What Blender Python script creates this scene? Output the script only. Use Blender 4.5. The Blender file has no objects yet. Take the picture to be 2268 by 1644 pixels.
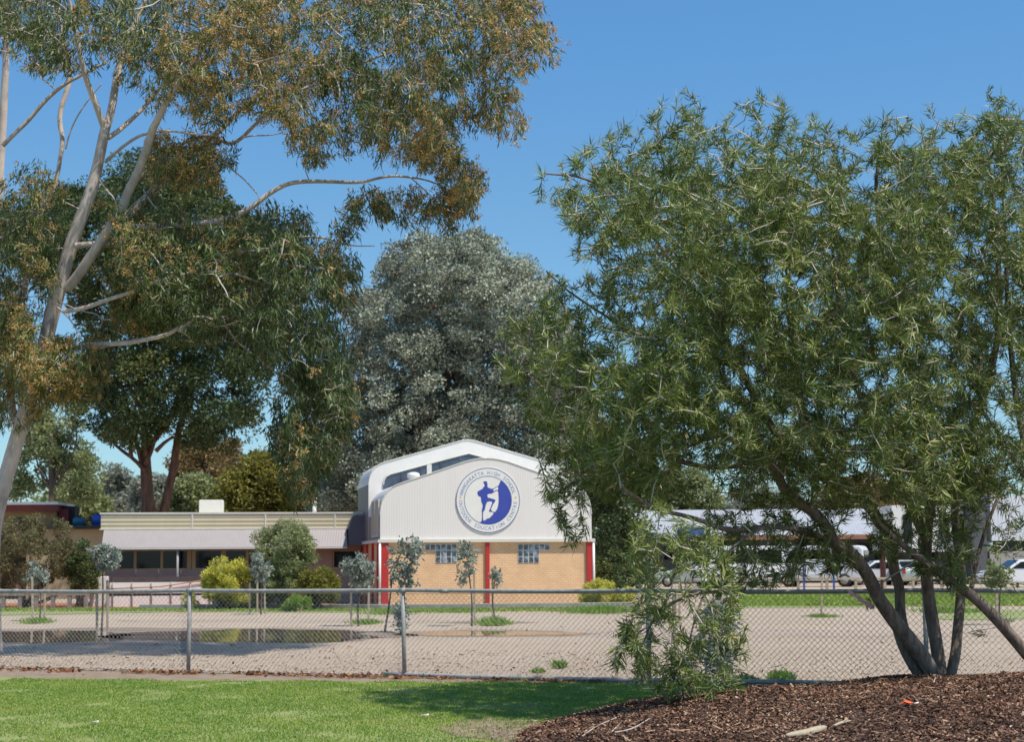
import bpy, math
import numpy as np
from mathutils import Vector
rng = np.random.default_rng(11)
sc = bpy.context.scene
col = sc.collection
R = math.radians
# ------------------------------------------------------------------ camera (all pixel pairs are on a 2268 x 1644 picture)
FPX = 3600.0; CH = 1.6; PITCH = math.atan(428/FPX); ROLL = 0.007
R0 = np.array([1., 0, 0]); F_ = np.array([0, math.cos(PITCH), math.sin(PITCH)]); U0 = np.array([0, -math.sin(PITCH), math.cos(PITCH)])
CR = R0*math.cos(ROLL)-U0*math.sin(ROLL); CU = U0*math.cos(ROLL)+R0*math.sin(ROLL)
CAM = np.array([0, 0, CH])
def ray(u, v):
    u = np.asarray(u, float); v = np.asarray(v, float)
    return ((u-1134)/FPX)[..., None]*CR+((822-v)/FPX)[..., None]*CU+F_
def P(u, v, Y):
    d = ray(u, v); return CAM+d*(np.asarray(Y, float)/d[..., 1])[..., None]
def G(u, v, z=0.0):
    d = ray(u, v); return CAM+d*((z-CH)/d[..., 2])[..., None]
def path(pts, Y, dY=0):
    a = np.array(pts, float); return P(a[:, 0], a[:, 1], np.full(len(a), Y)+np.linspace(0, dY, len(a)))
cd = bpy.data.cameras.new('camera'); cam = bpy.data.objects.new('camera', cd); col.objects.link(cam); sc.camera = cam
from mathutils import Matrix
M3 = Matrix(((CR[0], CU[0], -F_[0]), (CR[1], CU[1], -F_[1]), (CR[2], CU[2], -F_[2])))
cam.matrix_world = Matrix.Translation(Vector(CAM)) @ M3.to_4x4()
cd.sensor_width = 36; cd.lens = FPX/2268*36; cd.clip_end = 3000; cd.clip_start = 0.1
cd.dof.use_dof = True; cd.dof.focus_distance = 19.5; cd.dof.aperture_fstop = 3.6
# ------------------------------------------------------------------ light
EL = R(64); SX, SY = 0.83, -0.56
w = bpy.data.worlds.new('World'); sc.world = w; w.use_nodes = True
nt = w.node_tree; sky = nt.nodes.new('ShaderNodeTexSky'); sky.sky_type = 'NISHITA'; sky.sun_disc = False
sky.sun_elevation = EL; sky.sun_rotation = math.atan2(SX, SY); sky.air_density = 1.0; sky.dust_density = 0.5; sky.ozone_density = 2.2; sky.altitude = 150
bg = nt.nodes['Background']; SK = 0.115; bg.inputs[1].default_value = SK
def vm(op, src, val):
    n = nt.nodes.new('ShaderNodeVectorMath'); n.operation = op; nt.links.new(src, n.inputs[0]); n.inputs[1].default_value = val; return n.outputs[0]
cv = nt.nodes.new('ShaderNodeRGBCurve'); nt.links.new(vm('MULTIPLY', sky.outputs[0], (SK, SK, SK)), cv.inputs[1])
for ch_, pts_ in ((0, ((.18, .095), (.29, .17), (.47, .285), (1, .58))), (1, ((.29, .255), (.44, .36), (.53, .43), (1, .78))), (2, ((.49, .525), (.58, .555), (.66, .60), (1, .88)))):
    c_ = cv.mapping.curves[ch_]; c_.points[0].location = (0, 0); c_.points[1].location = pts_[-1]
    for p_ in pts_[:-1]: c_.points.new(*p_)
    for p_ in c_.points: p_.handle_type = 'VECTOR'
cv.mapping.update(); nt.links.new(vm('MULTIPLY', cv.outputs[0], (1/SK, 1/SK, 1/SK)), bg.inputs[0])
ld = bpy.data.lights.new('sun', 'SUN'); ld.energy = 3.9; ld.angle = R(0.5); ld.color = (1, 0.94, 0.84)
sun = bpy.data.objects.new('sun', ld); col.objects.link(sun)
to_sun = Vector((SX*math.cos(EL), SY*math.cos(EL), math.sin(EL))).normalized()
sun.rotation_euler = to_sun.to_track_quat('Z', 'Y').to_euler()
sc.view_settings.view_transform = 'Standard'; sc.view_settings.look = 'None'; sc.view_settings.gamma = 1; sc.view_settings.exposure = 0.38
sc.cycles.max_bounces = 8; sc.cycles.transparent_max_bounces = 8
# ------------------------------------------------------------------ materials
def nodes(name):
    m = bpy.data.materials.new(name); m.use_nodes = True; t = m.node_tree
    return m, t, t.nodes['Principled BSDF']
def c4(c): return (c[0], c[1], c[2], 1)
def ramp(t, fac, stops):
    r = t.nodes.new('ShaderNodeValToRGB'); e = r.color_ramp.elements
    while len(e) < len(stops): e.new(0.5)
    for i, (p, c) in enumerate(stops): e[i].position = p; e[i].color = c4(c)
    t.links.new(fac, r.inputs[0]); return r.outputs[0]
def noise(t, scale, detail=4, rough=0.6, stretch=None, w=0.0):
    tc = t.nodes.new('ShaderNodeTexCoord'); n = t.nodes.new('ShaderNodeTexNoise')
    n.inputs['Scale'].default_value = scale; n.inputs['Detail'].default_value = detail; n.inputs['Roughness'].default_value = rough
    mp = t.nodes.new('ShaderNodeMapping'); mp.inputs['Location'].default_value = (w, w*1.7, w*.3)
    if stretch: mp.inputs['Scale'].default_value = stretch
    t.links.new(tc.outputs['Object'], mp.inputs[0]); t.links.new(mp.outputs[0], n.inputs[0]); return n.outputs['Fac']
def mixc(t, f, a, b, mode='MIX'):
    m = t.nodes.new('ShaderNodeMix'); m.data_type = 'RGBA'; m.blend_type = mode
    for s, x in ((m.inputs[0], f), (m.inputs[6], a), (m.inputs[7], b)):
        if isinstance(x, (int, float)): s.default_value = x
        elif isinstance(x, tuple): s.default_value = c4(x)
        else: t.links.new(x, s)
    return m.outputs[2]
def bump(t, b, h, st, dist=0.02):
    n = t.nodes.new('ShaderNodeBump'); n.inputs['Strength'].default_value = st; n.inputs['Distance'].default_value = dist
    t.links.new(h, n.inputs['Height']); t.links.new(n.outputs[0], b.inputs['Normal'])
def pm(name, c1, c2=None, scale=3, rough=0.7, bmp=0, metal=0, stretch=None, lo=.35, hi=.65, spec=.4):
    m, t, b = nodes(name); c2 = c2 or tuple(x*.85 for x in c1)
    f = noise(t, scale, 6, .65, stretch)
    t.links.new(ramp(t, f, [(lo, c1), (hi, c2)]), b.inputs['Base Color'])
    b.inputs['Roughness'].default_value = rough; b.inputs['Metallic'].default_value = metal; b.inputs['Specular IOR Level'].default_value = spec
    if bmp: bump(t, b, f, bmp)
    return m
def leafm(name, stops, trans=.35, rough=.5, spec=.35):
    m, t, b = nodes(name); a = t.nodes.new('ShaderNodeAttribute'); a.attribute_name = 'tone'
    c = ramp(t, a.outputs['Fac'], stops); t.links.new(c, b.inputs['Base Color'])
    b.inputs['Roughness'].default_value = rough; b.inputs['Specular IOR Level'].default_value = spec
    tr = t.nodes.new('ShaderNodeBsdfTranslucent'); t.links.new(c, tr.inputs[0])
    mx = t.nodes.new('ShaderNodeMixShader'); mx.inputs[0].default_value = trans
    t.links.new(b.outputs[0], mx.inputs[1]); t.links.new(tr.outputs[0], mx.inputs[2])
    t.links.new(mx.outputs[0], t.nodes['Material Output'].inputs[0]); return m
def brickm(name, c1, c2, mortar, w=.24, h=.086):
    m, t, b = nodes(name); tc = t.nodes.new('ShaderNodeTexCoord'); sp = t.nodes.new('ShaderNodeSeparateXYZ'); cb = t.nodes.new('ShaderNodeCombineXYZ')
    t.links.new(tc.outputs['Object'], sp.inputs[0]); ad = t.nodes.new('ShaderNodeMath'); ad.operation = 'ADD'
    t.links.new(sp.outputs[0], ad.inputs[0]); t.links.new(sp.outputs[1], ad.inputs[1])
    t.links.new(ad.outputs[0], cb.inputs[0]); t.links.new(sp.outputs[2], cb.inputs[1])
    k = t.nodes.new('ShaderNodeTexBrick'); k.inputs['Scale'].default_value = 1; k.inputs['Brick Width'].default_value = w; k.inputs['Row Height'].default_value = h
    k.inputs['Mortar Size'].default_value = .009; k.inputs['Color1'].default_value = c4(c1); k.inputs['Color2'].default_value = c4(c2); k.inputs['Mortar'].default_value = c4(mortar)
    t.links.new(cb.outputs[0], k.inputs[0])
    n = noise(t, 1.2, 5); dirt = ramp(t, n, [(.3, (.86, .84, .82)), (.7, (1.05, 1.03, 1))])
    t.links.new(mixc(t, 1.0, k.outputs[0], dirt, 'MULTIPLY'), b.inputs['Base Color']); b.inputs['Roughness'].default_value = .85
    return m
def ribm(name, c1, c2, axis, pitch, st=.5, rough=.45, vertical=True):
    m, t, b = nodes(name); tc = t.nodes.new('ShaderNodeTexCoord'); wv = t.nodes.new('ShaderNodeTexWave'); wv.wave_type = 'BANDS'
    sp = t.nodes.new('ShaderNodeVectorMath'); sp.operation = 'DOT_PRODUCT'; sp.inputs[1].default_value = axis
    t.links.new(tc.outputs['Object'], sp.inputs[0]); cb = t.nodes.new('ShaderNodeCombineXYZ'); t.links.new(sp.outputs['Value'], cb.inputs[0])
    t.links.new(cb.outputs[0], wv.inputs[0]); wv.bands_direction = 'X'; wv.inputs['Scale'].default_value = 2*math.pi/20/pitch
    n = noise(t, 1.1, 6, .7, (2.5, 2.5, .35)); t.links.new(ramp(t, n, [(.35, c1), (.72, c2)]), b.inputs['Base Color'])
    b.inputs['Roughness'].default_value = rough; bump(t, b, wv.outputs['Fac'], st, .03); return m
M = {}
M['cladding'] = None
M['white'] = pm('white_paint', (.86, .82, .75), (.80, .765, .70), 2, .5)
M['cream'] = pm('cream_trim', (.72, .69, .60), (.64, .62, .54), 2, .5)
M['red'] = pm('red_paint', (.52, .035, .03), (.42, .03, .03), 3, .5)
M['brick'] = brickm('tan_brick', (.86, .56, .32), (.80, .51, .285), (.58, .40, .25))
M['brick2'] = brickm('dark_yellow_brick', (.36, .22, .08), (.28, .16, .06), (.3, .22, .14))
M['glass'] = pm('dark_glass', (.006, .007, .009), (.014, .016, .02), .8, .04, spec=.35)
M['bglass'] = pm('clerestory_glass', (.035, .045, .075), (.10, .12, .16), 1.5, .12, spec=.7)
M['block'] = pm('glass_block', (.03, .04, .055), (.30, .36, .42), 5, .12, lo=.50, hi=.60, spec=.9)
M['mortar'] = pm('pale_mortar', (.62, .62, .62), (.52, .52, .52), 9, .8)
M['emblue'] = pm('emblem_blue', (.045, .07, .36), (.055, .08, .38), 4, .5)
M['ringblue'] = pm('ring_blue', (.10, .13, .33), (.13, .16, .36), 4, .5)
M['letter'] = pm('letter_blue', (.17, .22, .46), (.28, .33, .55), 9, .5)
M['yellow'] = pm('yellow_paint', (.75, .55, .16), None, 4, .5)
M['galv'] = pm('galvanised_steel', (.40, .39, .375), (.25, .245, .24), 14, .55, metal=.05, stretch=(1, 1, 1))
M['wire'] = pm('galvanised_wire', (.44, .43, .42), (.34, .33, .32), 14, .5, metal=.05)
M['timber'] = pm('pale_stake_timber', (.48, .40, .29), (.36, .29, .20), 12, .8, stretch=(1, 1, .15))
M['rail'] = pm('grey_timber', (.34, .29, .24), (.22, .18, .15), 5, .85)
M['dark'] = pm('dark_recess', (.02, .02, .022), (.03, .03, .03), 2, .8)
M['mauve'] = ribm('mauve_metal_roof', (.34, .30, .29), (.305, .27, .26), (1, 0, 0), .11, .10)
M['fascia'] = ribm('cream_ribbed_fascia', (.60, .525, .35), (.54, .475, .32), (0, 0, 1), .17, .45)
M['greywall'] = pm('grey_wall', (.42, .385, .36), (.36, .33, .305), 1.5, .8)
M['frame'] = pm('tan_window_frame', (.52, .41, .25), (.46, .36, .22), 4, .6)
M['brownwood'] = pm('brown_deck_edge', (.12, .085, .075), (.09, .065, .06), 4, .8)
M['roofgrey'] = ribm('pale_grey_iron_roof', (.42, .43, .455), (.35, .36, .385), (1, 0, 0), .3, .3)
M['rust'] = pm('rust_fascia', (.42, .20, .12), (.32, .15, .09), 2, .7)
M['bluepaint'] = pm('blue_paint', (.04, .09, .38), (.03, .07, .30), 2, .5)
M['tyre'] = pm('tyre_rubber', (.02, .02, .02), (.03, .03, .03), 8, .8)
M['carwhite'] = pm('white_car_paint', (.78, .79, .80), (.72, .73, .75), 1, .18, spec=.7)
M['cargreen'] = pm('pale_green_car_paint', (.42, .50, .45), (.38, .46, .42), 1, .2, spec=.7)
M['lampred'] = pm('red_lamp_plastic', (.5, .03, .02), None, 3, .3)
M['lampclear'] = pm('clear_lamp_plastic', (.7, .7, .68), None, 3, .15)
M['pink'] = pm('pink_tape', (.95, .38, .44), (.97, .78, .78), 30, .5)
M['orange'] = pm('orange_plastic', (.75, .12, .03), None, 9, .5)
M['bark_pale'] = pm('pale_gum_bark', (.62, .52, .45), (.34, .285, .25), 4.5, .8, .25, stretch=(1, 1, .45), lo=.38, hi=.68)
M['bark_brown'] = pm('red_brown_bark', (.20, .10, .062), (.075, .042, .03), 6, .9, .6, stretch=(1, 1, .25))
M['bark_grey'] = pm('grey_brown_bark', (.31, .235, .18), (.12, .088, .066), 16, .9, .9, stretch=(1, 1, .2), lo=.35, hi=.62)
M['twig'] = pm('pale_twig_bark', (.58, .50, .43), (.42, .36, .30), 20, .85)
M['stem'] = pm('sapling_bark', (.16, .13, .11), (.10, .085, .075), 20, .85)
GN = lambda *s: list(s)
M['lf_gum'] = leafm('gum_leaf', [(0, (.045, .070, .022)), (.3, (.095, .135, .034)), (.6, (.19, .215, .058)), (.8, (.33, .25, .08)), (1, (.46, .19, .08))], .16, .45, .4)
M['lf_pod'] = leafm('ochre_seed_pods', [(0, (0.306, 0.200, 0.073)), (.5, (0.557, 0.371, 0.144)), (1, (0.696, 0.472, 0.234))], .2, .8, .1)
M['lf_bush'] = leafm('narrow_green_leaf', [(0, (.060, .098, .026)), (.40, (.15, .200, .045)), (.70, (.26, .315, .080)), (.93, (.44, .46, .17)), (1, (.50, .28, .08))], .2, .5, .3)
M['lf_dry'] = leafm('dry_seed_twig', [(0, (.20, .15, .11)), (1, (.32, .25, .20))], .1, .8, .1)
M['lf_dark'] = leafm('dark_green_leaf', [(0, (0.028, 0.048, 0.018)), (.5, (0.075, 0.109, 0.033)), (.9, (0.172, 0.196, 0.055)), (1, (0.276, 0.172, 0.055))], .15)
M['lf_silver'] = leafm('silver_grey_leaf', [(0, (0.186, 0.104, 0.070)), (.28, (0.186, 0.201, 0.146)), (.6, (0.370, 0.395, 0.297)), (1, (0.627, 0.651, 0.507))], .1, .7, .2)
M['lf_blue'] = leafm('blue_grey_leaf', [(0, (0.186, 0.223, 0.178)), (.6, (0.319, 0.364, 0.308)), (1, (0.425, 0.446, 0.357))], .2, .6, .2)
M['lf_far'] = leafm('distant_green_leaf', [(0, (0.151, 0.194, 0.084)), (.6, (0.279, 0.316, 0.135)), (1, (0.400, 0.407, 0.184))], .3)
M['lf_fargrey'] = leafm('distant_grey_leaf', [(0, (0.166, 0.182, 0.138)), (.6, (0.282, 0.304, 0.235)), (1, (0.381, 0.380, 0.290))], .3)
M['lf_rust'] = leafm('rusty_leaf', [(0, (0.133, 0.101, 0.044)), (.6, (0.265, 0.188, 0.076)), (1, (0.398, 0.263, 0.113))], .3)
M['lf_yg'] = leafm('yellow_green_leaf', [(0, (0.108, 0.110, 0.026)), (.6, (0.246, 0.234, 0.046)), (1, (0.400, 0.344, 0.066))], .35)
M['lf_yel'] = leafm('yellow_leaf', [(0, (0.328, 0.328, 0.070)), (.6, (0.656, 0.621, 0.122)), (1, (0.850, 0.792, 0.122))], .4)
M['lf_olive'] = leafm('olive_leaf', [(0, (0.084, 0.078, 0.036)), (.6, (0.168, 0.156, 0.066)), (1, (0.264, 0.228, 0.108))], .3)
M['lf_grass'] = leafm('grass_blade', [(0, (0.140, 0.258, 0.036)), (.5, (0.246, 0.386, 0.060)), (.85, (0.411, 0.464, 0.096)), (1, (0.690, 0.489, 0.192))], .4, .5, .3)
M['lf_chip'] = leafm('bark_chip', [(0, (0.044, 0.026, 0.019)), (.45, (0.124, 0.064, 0.043)), (.75, (0.248, 0.133, 0.083)), (.92, (0.446, 0.291, 0.188)), (1, (0.694, 0.557, 0.414))], 0.0, .85, .15)
M['lf_fall'] = leafm('fallen_leaf', [(0, (.12, .055, .035)), (.6, (.28, .12, .06)), (1, (.42, .22, .12))], .1, .8, .15)
M['lf_peb'] = leafm('pebble', [(0, (0.189, 0.134, 0.095)), (.6, (0.359, 0.268, 0.198)), (1, (0.548, 0.431, 0.341))], 0, .85, .15)
def gravel():
    m, t, b = nodes('tan_gravel')
    big = ramp(t, noise(t, .22, 5), [(.3, (.40, .322, .248)), (.7, (.47, .385, .30))])
    fine = ramp(t, noise(t, 22, 5, .8), [(.3, (.72, .70, .68)), (.5, (1, 1, 1)), (.7, (1.2, 1.18, 1.15))])
    mid = ramp(t, noise(t, 2.4, 6, .75, (.5, 1.6, 1)), [(.3, (.86, .85, .84)), (.6, (1.04, 1.03, 1.03))])
    c = mixc(t, 1, mixc(t, 1, big, fine, 'MULTIPLY'), mid, 'MULTIPLY')
    t.links.new(c, b.inputs['Base Color']); b.inputs['Roughness'].default_value = .95; b.inputs['Specular IOR Level'].default_value = .1
    bump(t, b, noise(t, 25, 6, .8), .8, .03); return m
M['gravel'] = gravel()
M['wet'] = pm('wet_gravel', (.20, .145, .105), (.27, .20, .15), 1.2, .6, .2)
M['wheelmark'] = pm('worn_gravel', (.40, .31, .24), (.33, .255, .20), .5, .95, .3)
M['soil'] = pm('bare_soil', (.31, .235, .17), (.20, .145, .10), 3.5, .95, .6)
M['lawnbase'] = pm('lawn_soil', (.20, .25, .07), (.27, .28, .11), 2.5, .95, .5)
M['mulch'] = pm('mulch_base', (.10, .065, .05), (.05, .034, .027), 14, .95, 1.0)
M['orangebed'] = pm('orange_bark_bed', (.46, .15, .06), (.32, .10, .05), 5, .95, .6)
M['kerb'] = pm('grey_concrete_kerb', (.40, .36, .33), (.30, .27, .25), 3, .9, .2)
def water():
    m, t, b = nodes('puddle_water'); b.inputs['Base Color'].default_value = (.10, .075, .055, 1); b.inputs['Roughness'].default_value = .02
    b.inputs['IOR'].default_value = 1.5; b.inputs['Specular IOR Level'].default_value = .8
    bump(t, b, noise(t, 1.5, 2, .5), .02, .02); return m
M['water'] = water()
# ------------------------------------------------------------------ object helpers
def tag(o, label=None, cat=None, group=None, kind=None):
    if label: o['label'] = label
    if cat: o['category'] = cat
    if group: o['group'] = group
    if kind: o['kind'] = kind
    return o
def org(o):
    v = np.zeros(3)
    while o is not None: v = v+np.array(o.location); o = o.parent
    return v
def thing(name, loc, label, cat, group=None):
    o = bpy.data.objects.new(name, None); o.location = tuple(float(x) for x in loc); o.empty_display_size = .2; col.objects.link(o)
    return tag(o, label, cat, group)
def link(name, me, mat, parent, loc=None):
    o = bpy.data.objects.new(name, me); me.materials.append(mat)
    if parent is not None: o.parent = parent
    elif loc is not None: o.location = tuple(float(x) for x in loc)
    col.objects.link(o); return o
class MB:
    def __init__(s): s.v = []; s.f = []; s.sm = []
    def add(s, vs, fs, smooth=False):
        k = len(s.v); s.v += [tuple(float(c) for c in p) for p in vs]; s.f += [tuple(i+k for i in f) for f in fs]; s.sm += [smooth]*len(fs); return s
    def box(s, c, half, ax=None):
        c = np.array(c, float); ax = np.eye(3) if ax is None else np.array(ax, float); h = half
        vs = [c+ax[0]*h[0]*i+ax[1]*h[1]*j+ax[2]*h[2]*k for i in (-1, 1) for j in (-1, 1) for k in (-1, 1)]
        return s.add(vs, [(0, 1, 3, 2), (4, 6, 7, 5), (0, 4, 5, 1), (2, 3, 7, 6), (0, 2, 6, 4), (1, 5, 7, 3)])
    def prism(s, poly, off):
        n = len(poly); off = np.array(off, float); a = [np.array(p, float) for p in poly]
        s.add(a+[p+off for p in a], [tuple(range(n)), tuple(range(2*n-1, n-1, -1))]+[(i, i+n, (i+1) % n+n, (i+1) % n) for i in range(n)]); return s
    def tube(s, pts, rad, sides=6, cap=True):
        pts = np.array(pts, float); n = len(pts); rad = np.full(n, rad) if np.isscalar(rad) else np.interp(np.linspace(0, 1, n), np.linspace(0, 1, len(rad)), rad)
        t = np.gradient(pts, axis=0); t /= np.linalg.norm(t, axis=1)[:, None]+1e-9
        ref = np.array([0, 0, 1.]) if abs(t[:, 2]).mean() < .8 else np.array([0, 1., 0])
        a = np.cross(t, ref); a /= np.linalg.norm(a, axis=1)[:, None]+1e-9; b = np.cross(t, a)
        an = np.linspace(0, 2*math.pi, sides, endpoint=False)
        ring = pts[:, None]+rad[:, None, None]*(np.cos(an)[None, :, None]*a[:, None]+np.sin(an)[None, :, None]*b[:, None])
        fs = [(i*sides+j, i*sides+(j+1) % sides, (i+1)*sides+(j+1) % sides, (i+1)*sides+j) for i in range(n-1) for j in range(sides)]
        if cap: fs += [tuple(range(sides-1, -1, -1)), tuple((n-1)*sides+j for j in range(sides))]
        return s.add(ring.reshape(-1, 3), fs, True)
    def build(s, name, mat, parent=None, loc=None, bev=0):
        o0 = org(parent) if parent is not None else (np.array(loc, float) if loc is not None else np.zeros(3))
        me = bpy.data.meshes.new(name); me.from_pydata([tuple(np.array(p)-o0) for p in s.v], [], s.f)
        me.polygons.foreach_set('use_smooth', s.sm); me.update()
        o = link(name, me, mat, parent, loc)
        if bev:
            b = o.modifiers.new('bevel', 'BEVEL'); b.width = bev; b.segments = 2; b.limit_method = 'ANGLE'
        return o
def quadmesh(name, q, tone, mat, parent=None, loc=None):
    n = len(q); o0 = org(parent) if parent is not None else (np.array(loc, float) if loc is not None else np.zeros(3))
    v = (q-o0).reshape(-1, 3).astype(np.float32); me = bpy.data.meshes.new(name)
    me.vertices.add(4*n); me.vertices.foreach_set('co', v.ravel()); me.loops.add(4*n); me.loops.foreach_set('vertex_index', np.arange(4*n, dtype=np.int32))
    me.polygons.add(n); me.polygons.foreach_set('loop_start', np.arange(0, 4*n, 4, dtype=np.int32)); me.polygons.foreach_set('loop_total', np.full(n, 4, np.int32))
    a = me.attributes.new('tone', 'FLOAT', 'POINT'); a.data.foreach_set('value', np.repeat(np.clip(tone, 0, 1), 4).astype(np.float32))
    me.update(); me.validate(); return link(name, me, mat, parent, loc)
def unit(a): return a/(np.linalg.norm(a, axis=-1, keepdims=True)+1e-9)
def rdir(n): return unit(rng.normal(size=(n, 3)))
def leaves(tp, td, k, L, W, spread=1.0, droop=0.0, along=.15, tone=None, bend=.15, jit=.0, fan=None):
    n = len(tp); p = np.repeat(tp, k, 0); d = np.repeat(td, k, 0); m = n*k
    p = p-d*(rng.random((m, 1))*along)+rng.normal(size=(m, 3))*jit
    l = unit(d+rdir(m)*spread+np.array([0, 0, -droop]))
    if fan:
        pr = rdir(m); pr = unit(pr-d*(pr*d).sum(1, keepdims=True)); an = np.radians(rng.uniform(fan[0], fan[1], (m, 1))); l = unit(d*np.cos(an)+pr*np.sin(an)+np.array([0, 0, -droop]))
    s = unit(np.cross(l, rdir(m))); LL = L*(.6+.7*rng.random((m, 1)))*np.repeat(.7+.6*rng.random((n, 1)), k, 0); WW = W*(.7+.6*rng.random((m, 1)))
    nn = np.cross(l, s); q = np.stack([p, p+l*LL*.42+s*WW/2+nn*LL*bend*.3, p+l*LL, p+l*LL*.42-s*WW/2+nn*LL*bend*.3], 1)
    tn = rng.random(n) if tone is None else tone
    return q, np.repeat(tn, k)*.65+rng.random(m)*.35
def inpoly(pts, poly):
    x, y = pts[:, 0], pts[:, 1]; c = np.zeros(len(x), bool); n = len(poly); j = n-1
    for i in range(n):
        xi, yi = poly[i]; xj, yj = poly[j]
        c ^= ((yi > y) != (yj > y)) & (x < (xj-xi)*(y-yi)/((yj-yi)+1e-9)+xi); j = i
    return c
def edged(pts, poly):
    d = np.full(len(pts), 1e9); n = len(poly)
    for i in range(n):
        a = np.array(poly[i], float); b = np.array(poly[(i+1) % n], float); ab = b-a
        t = np.clip(((pts-a)@ab)/(ab@ab+1e-9), 0, 1); d = np.minimum(d, np.linalg.norm(pts-(a+t[:, None]*ab), axis=1))
    return d
_K = rng.normal(size=(10, 3)); _PH = rng.random(10)*6.28
def wob(p, s): return np.sin((p/s)@_K.T*2.2+_PH).mean(1)*2.2
def sample(poly, n, Y, T, edge=70, gap=None, gs=.6, holes=(), shell=0.0, fade=0):
    """points inside a crown: outline on the picture, real depth T metres either side of Y, fuller away from the outline"""
    poly = [tuple(p) for p in poly]; a = np.array(poly, float); lo, hi = a.min(0), a.max(0); out = []; tot = 0; it = 0
    while tot < n and it < 60:
        it += 1; uv = lo+(hi-lo)*rng.random((n*2, 2)); uv = uv[inpoly(uv, poly)]; d = edged(uv, poly)
        for (hu, hv, ru, rv, pr) in holes:
            k = ((uv[:, 0]-hu)/ru)**2+((uv[:, 1]-hv)/rv)**2 < 1; keep = ~k | (rng.random(len(uv)) > pr); uv = uv[keep]; d = d[keep]
        if fade: kf = rng.random(len(uv)) < .22+.78*np.clip(d/fade, 0, 1); uv = uv[kf]; d = d[kf]
        th = T*np.sqrt(np.clip(d/edge, 0, 1)); r = rng.random(len(uv))*2-1
        if shell: r = np.sign(r)*np.abs(r)**(1-shell)
        p = P(uv[:, 0], uv[:, 1], Y+r*th)
        if gap is not None: p = p[wob(p, gs) > gap+rng.normal(size=len(p))*.15]
        out.append(p); tot += len(p)
    return np.concatenate(out)[:n]
def grow(skel, targets, frac=.12, r_branch=.014, r_twig=.004, sag=.0, maxn=60000, skr=None):
    """attach every target to the nearest wood already there; returns tube paths and the direction each twig arrives in"""
    pos = np.zeros((maxn, 3)); n = 0
    for s in skel:
        s = np.array(s); L = np.linalg.norm(np.diff(s, axis=0), axis=1).sum(); m = max(4, int(L/.2)); t = np.linspace(0, 1, m)
        d = np.r_[0, np.cumsum(np.linalg.norm(np.diff(s, axis=0), axis=1))]; d /= d[-1]
        q = np.stack([np.interp(t, d, s[:, i]) for i in range(3)], 1)[int(m*.15):]; pos[n:n+len(q)] = q; n += len(q)
    dirs = np.zeros_like(targets); tubes = []; N = len(targets); perm = rng.permutation(N); nb = int(N*frac)
    base = pos[:n].copy()
    def d2s(ix): return np.array([np.min(((base-targets[i])**2).sum(1)) for i in ix])
    for stage, ix in ((0, perm[:nb]), (1, perm[nb:])):
        ix = ix[np.argsort(d2s(ix))]
        for i in ix:
            t = targets[i]; dd = ((pos[:n]-t)**2).sum(1); j = int(np.argmin(dd)); a = pos[j]; L = math.sqrt(dd[j])
            k = max(2, min(7, int(L/.22)+2)); s = np.linspace(0, 1, k)[:, None]
            bow = rng.normal(size=3)*L*.10+np.array([0, 0, -sag*L]); p = a+(t-a)*s+bow*(4*s*(1-s))+(rng.normal(size=(k, 3))*L*.02)*(s > 0)*(s < 1)
            r0, r1 = ((r_branch*min(1.6, .5+L*.5), r_branch*.35) if stage == 0 else (r_twig*min(2, .6+L), r_twig*.5)); tubes.append((p, r0, r1))
            dirs[i] = p[-1]-p[-2]
            if n+k < maxn: pos[n:n+k-1] = p[1:]; n += k-1
    return tubes, unit(dirs)
def tubes_into(mb, tubes, sides=3):
    for p, a, b in tubes: mb.tube(p, [a, b], sides, cap=False)
def smooth(pts, k=3):
    pts = np.array(pts, float)
    for _ in range(k-1):
        q = [pts[0]]
        for a, b in zip(pts[:-1], pts[1:]): q += [a*.75+b*.25, a*.25+b*.75]
        q.append(pts[-1]); pts = np.array(q)
    return pts
# ------------------------------------------------------------------ the ground
def sheet(name, pts, z, mat, kind='structure', sub=None):
    b = MB(); b.add([(p[0], p[1], z) for p in pts], [tuple(range(len(pts)))]); o = b.build(name, mat); tag(o, kind=kind); return o
def wavy(a, b, n, amp):
    a = np.array(a[:2], float); b = np.array(b[:2], float); t = np.linspace(0, 1, n)[:, None]; d = unit(b-a); nn = np.array([-d[1], d[0]])
    return [tuple(p) for p in a+(b-a)*t+nn*(rng.normal(size=(n, 1))*amp)]
sheet('ground', [(-300, -20), (300, -20), (300, 900), (-300, 900)], 0, M['gravel'])
F0 = np.array([-4.9, 24.8]); FD = np.array([3.35, -1.40])
def fl(i, off=0):
    nn = np.array([FD[1], -FD[0]])/np.linalg.norm(FD); return F0+FD*i+nn*off      # off > 0 is the camera's side
sheet('dirt_strip', wavy(fl(-4, -.05), fl(6, -.05), 120, .04)+wavy(fl(6, 6), fl(-4, 6), 30, .1), .004, M['soil'])
lawn_edge = wavy(fl(-4, 2.1), fl(.2, 1.55), 60, .12)+wavy(fl(.3, 1.3), fl(1.6, .35), 30, .05)+wavy(fl(1.7, .2), fl(5, .15), 40, .03)
sheet('lawn', lawn_edge+[(12, 2), (-14, 2)], .008, M['lawnbase'])
def poly2(pts, z): a = np.array(pts, float); g = G(a[:, 0], a[:, 1], z); return [(p[0], p[1]) for p in g]
sheet('bare_soil_patch', poly2([(960, 1612), (1060, 1590), (1180, 1598), (1290, 1600), (1330, 1640), (1260, 1700), (1120, 1690), (1100, 1640), (1010, 1632)], .012), .012, M['soil'])
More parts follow.
